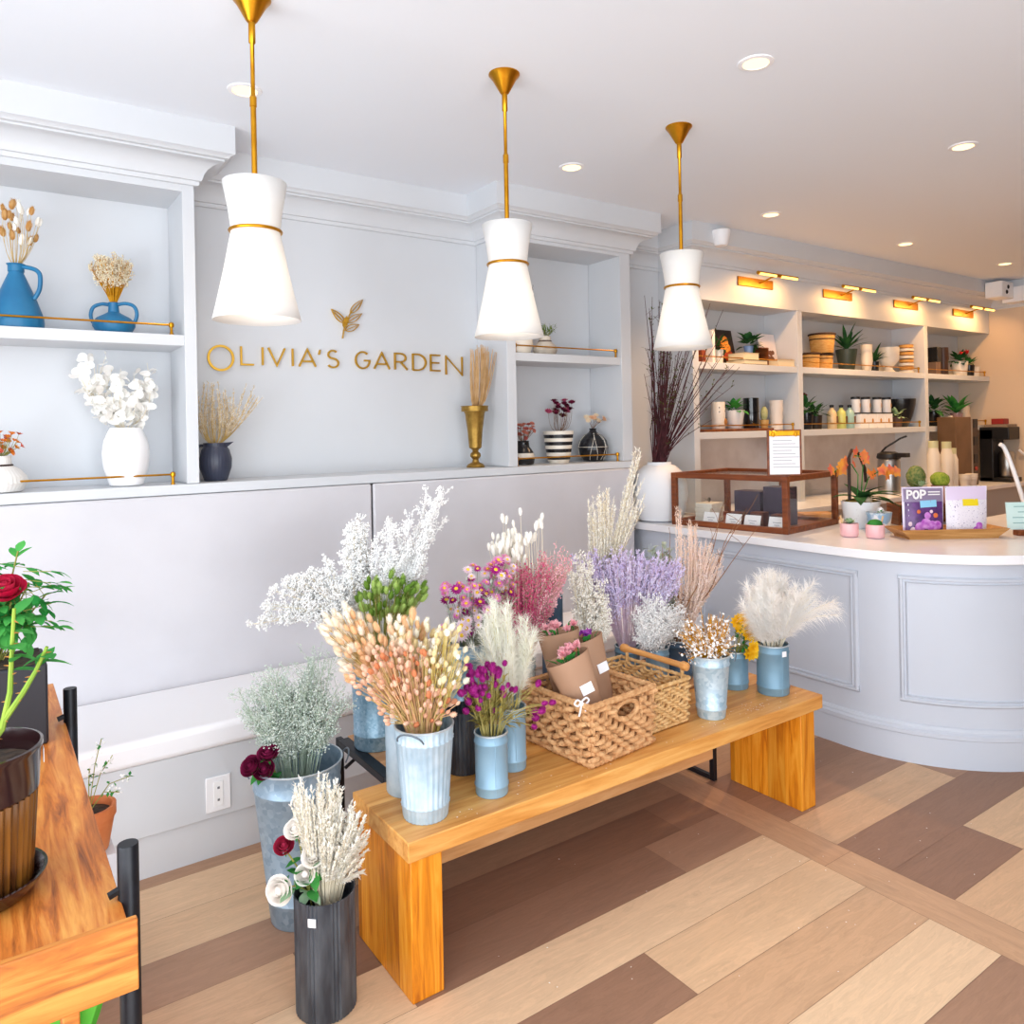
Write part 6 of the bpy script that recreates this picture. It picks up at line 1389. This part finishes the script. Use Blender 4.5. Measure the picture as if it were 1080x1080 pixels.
# lower shelf
solo('tall_vase', MB().lathe(inner([(.028, 0), (.032, .006), (.034, .22)]), 24), BLACKC, 'tall black pot behind the branches at the end of the lower bar shelf', 'vase', (4.105, 3.66, LZ + .0185))
t = thing('wooden_board', 'long dark wooden board under the pots on the lower bar shelf', 'tray', (4.42, 3.61, LZ)); part(t, 'board', MB().box(-.38, -.085, 0, .38, .085, .018), DARKWOOD, .004)
LZB = LZ + .0185
t = thing('dotted_vase', 'cream cylinder vase with dark dots and a tan circle', 'vase', (4.275, 3.6, LZB)); part(t, 'body', MB().lathe(inner([(.045, 0), (.048, .006), (.048, .19)]), 28), CREAM)
part(t, 'tan_circle', MB().lathe([(.0, .0006), (.024, .0006), (.024, -.002)], 20).xf(Matrix.Translation((.016, -.0455, .05)) @ Matrix.Rotation(radians(70), 4, 'X') ) if False else MB().ell((.018, -.0445, .05), .023, .004, .025), mat('tan_glaze', '#a8743c', .5))
part(t, 'dots', MB().ell((-.03, -.037, .15), .005, .003, .005).ell((-.03, -.037, .12), .005, .003, .005).ell((.02, -.043, .155), .004, .003, .004).ell((.02, -.043, .125), .004, .003, .004), BLACKC)
potted('rounded white pot of bushy bright green leaves on the lower bar shelf', 4.45, 3.6, LZB, .05, .072, .13, mat('matte_white_pot', '#e4dfdc', .55), 'bush', GREEN, 30, .06, .05, .045, .7)
t = thing('black_jar', 'glossy black two tier cylinder on the lower bar shelf', 'vase', (4.635, 3.6, LZB)); part(t, 'body', MB().lathe([(.054, 0), (.056, .004), (.056, .106), (.053, .108), (.053, .112), (.056, .114), (.056, .22), (.05, .222), (.05, .19), (0, .185)], 32), mat('gloss_black', '#0e1016', .08, coat=.6))
potted('tiny tan pot with a pale cactus before the white wavy vase', 4.765, 3.585, LZB, .026, .034, .06, mat('tan_pot', '#c09a5c', .6), 'ball', mat('pale_cactus', '#9aa06a', .8, col2='#b5b588', scale=60), rx=.026, rz=.055)
solo('wavy_vase', MB().lathe(inner([(.04, 0), (.044, .01), (.047, .04), (.043, .065), (.048, .1), (.044, .13), (.049, .165), (.046, .19), (.05, .225)]), 32), mat('wavy_white', '#dcd5cf', .5), 'white wavy vase by the end of the dark wooden board', 'vase', (4.93, 3.6, LZ))
potted('dark pot with a dark red flower closest to the divider on the lower shelf', 5.3, 3.6, LZ, .045, .055, .13, BLACKC, 'bush', DGREEN, 22, .06, .09, .07, extra=('blossoms', petal('deep_red', '#5c1118', '#7a1c22', .2, 30), (((-.02, 0, .26), .035),)))
potted('dark trailing plant between the dark red flower and the bottles', 5.47, 3.63, LZ, .045, .05, .11, mat('dark_umber_pot', '#241a16', .5), 'bush', DGREEN, 24, .06, .07, .06)
for k, (x, c, l) in enumerate(((5.63, '#e0c79a', 'cream bottle with dried tops, first of the three on the lower shelf'), (5.76, '#c9cf78', 'yellow green bottle with dried tops on the lower shelf'), (5.88, '#9fc4bd', 'pale blue green bottle with dried tops on the lower shelf'))):
    t = thing('tonic_bottle', l, 'bottle', (x, 3.59, LZ), group='coloured bottles on the lower bar shelf'); part(t, 'body', MB().lathe([(.034, 0), (.037, .004), (.037, .12), (.03, .14), (.016, .155), (.014, .17), (0, .17)], 22), mat('bottle_' + c[1:], c, .3)); part(t, 'stopper', MB().lathe([(.016, .171), (.018, .19), (0, .195)], 12), BLACKP)
    part(t, 'label', MB().lathe([(.0375, .05), (.0375, .095)], 8, flute=0).xf(Matrix.Identity(4)) if False else MB().box(.005, -.0375, .045, .03, -.032, .1), mat('label_brown', '#6b4a32', .6))
for k, (x, l) in enumerate(((5.985, 'closest to the bottles'), (6.135, 'second from the bottles'), (6.31, 'third from the bottles'), (6.46, 'closest to the big black bowl'))):
    t = thing('tea_canister', 'white canister with a dark lid in the upper row, ' + l, 'canister', (x, 3.6, LZ + .1285), group='white canisters in the upper row'); part(t, 'body', MB().lathe([(.034, 0), (.035, .003), (.035, .112), (0, .112)], 24), WHITE); part(t, 'lid', MB().lathe([(.037, .1125), (.037, .13), (.034, .132), (0, .132)], 24), BLACKP); part(t, 'label', MB().ell((.012, -.034, .06), .008, .003, .02), mat('gold_label', '#b98a5c', .6))
for k, (x, l) in enumerate(((6.04, 'closest to the bottles'), (6.165, 'second from the bottles'), (6.29, 'third from the bottles'), (6.415, 'closest to the small brown pot'))):
    t = thing('tea_box', 'white carton in the lower row under the canisters, ' + l, 'box', (x, 3.6, LZ), group='white cartons under the canisters'); part(t, 'carton', MB().box(-.059, -.045, 0, .059, .045, .118), WHITE, .002); part(t, 'lid', MB().box(-.06, -.046, .1185, .06, .046, .128), BLACKP); part(t, 'print', MB().ell((0, -.0455, .06), .014, .0015, .02), mat('ochre_print', '#c78d3a', .6))
potted('small brown pot with a pale green sprig beside the white cartons', 6.6, 3.585, LZ, .036, .044, .09, mat('brown_pot', '#5d4238', .6), 'bush', PALEG, 16, .04, .05, .05)
solo('black_bowl', MB().lathe([(.05, 0), (.06, .006), (.1, .1), (.122, .2), (.126, .25), (.118, .25), (.09, .1), (.04, .02), (0, .018)], 36), BLACKC, 'big black flared bowl on the lower bar shelf', 'bowl', (6.78, 3.65, LZ))
potted('bushy dark green plant in a black pot at the far end of the lower shelf', 7.32, 3.63, LZ, .05, .06, .14, BLACKC, 'bush', DGREEN, 34, .09, .08, .09)
solo('mug', MB().lathe(inner([(.03, 0), (.034, .004), (.034, .095)]), 22).tube([(.034, 0, .075), (.055, 0, .07), (.055, 0, .035), (.034, 0, .025)], .005, 6), CREAM, 'cream mug between the bushy dark plant and the mauve pot', 'mug', (7.5, 3.58, LZ))
potted('mauve shiny pot with broad pointed leaves at the far end of the lower shelf', 7.67, 3.59, LZ, .045, .055, .12, mat('mauve_glass', '#9a7f86', .15, coat=.5), 'sword', GREEN, 16, L=.2, W=.3)
solo('jug', MB().lathe(inner([(.035, 0), (.04, .005), (.05, .08), (.04, .14), (.045, .19)]), 26).tube([(.045, 0, .17), (.08, 0, .15), (.08, 0, .09), (.05, 0, .07)], .006, 8), mat('tan_white_jug', '#d2c2ae', .5), 'pale jug in the far corner of the lower bar shelf', 'jug', (7.9, 3.62, LZ))

# ------------------------------------------------------------------ daylight, added ceiling fill and camera
wd = bpy.data.worlds.new('daylight'); scene.world = wd; wd.use_nodes = True; N = wd.node_tree.nodes; L = wd.node_tree.links
bg = N['Background']; bg.inputs['Color'].default_value = (.86, .93, 1.0, 1); bg.inputs['Strength'].default_value = WORLD
def area(name, loc, rot, sx, sy, e, col):
    ld = bpy.data.lights.new(name, 'AREA'); ld.shape = 'RECTANGLE'; ld.size = sx; ld.size_y = sy; ld.energy = e; ld.color = col
    o = bpy.data.objects.new(name, ld); COL.objects.link(o); o.location = loc; o.rotation_euler = rot; return o
wc = (WX - 1.48)/2; ww = WX + 1.4
area('shop_window_daylight', (wc, -2.3, 1.7), (radians(80), 0, 0), ww, 2.2, WIN, (.92, .96, 1.0))
area('shop_window_ceiling_fill', (wc, -2.35, .6), (radians(125), 0, 0), ww, 1.2, UPFILL, (.95, .97, 1.0))  # upward lamp added outside the glazing to brighten the ceiling
area('side_window_daylight', (-1.75, .2, 1.7), (radians(80), 0, radians(-90)), 4.6, 2.0, SIDE, (.92, .96, 1.0))
area('side_window_ceiling_fill', (-1.8, .2, .6), (radians(125), 0, radians(-90)), 4.6, 1.0, UPFILL2, (.95, .97, 1.0))  # second added upward fill lamp, lifts the ceiling from the side opening
cam = bpy.data.cameras.new('camera'); co = bpy.data.objects.new('camera', cam); COL.objects.link(co); scene.camera = co
cam.sensor_width = 36; cam.lens = 27.0; cam.shift_y = -.08003; cam.clip_start = .05
A, RO = radians(34.8508), radians(1.1)
rt = V((cos(A), -sin(A), 0)); fw = V((sin(A), cos(A), 0)); up = V((0, 0, 1))
rc = rt*cos(RO) - up*sin(RO); uc = rt*sin(RO) + up*cos(RO)
M = Matrix((rc, uc, -fw)).transposed().to_4x4(); M.translation = (0, 0, 1.55); co.matrix_world = M
vs = scene.view_settings; vs.view_transform = 'Standard'; vs.look = 'None'; vs.exposure = EXPO; vs.gamma = 1; vs.use_curve_mapping = False
scene.cycles.max_bounces = 10; scene.cycles.diffuse_bounces = 5; scene.cycles.transparent_max_bounces = 16; scene.cycles.sample_clamp_indirect = 6
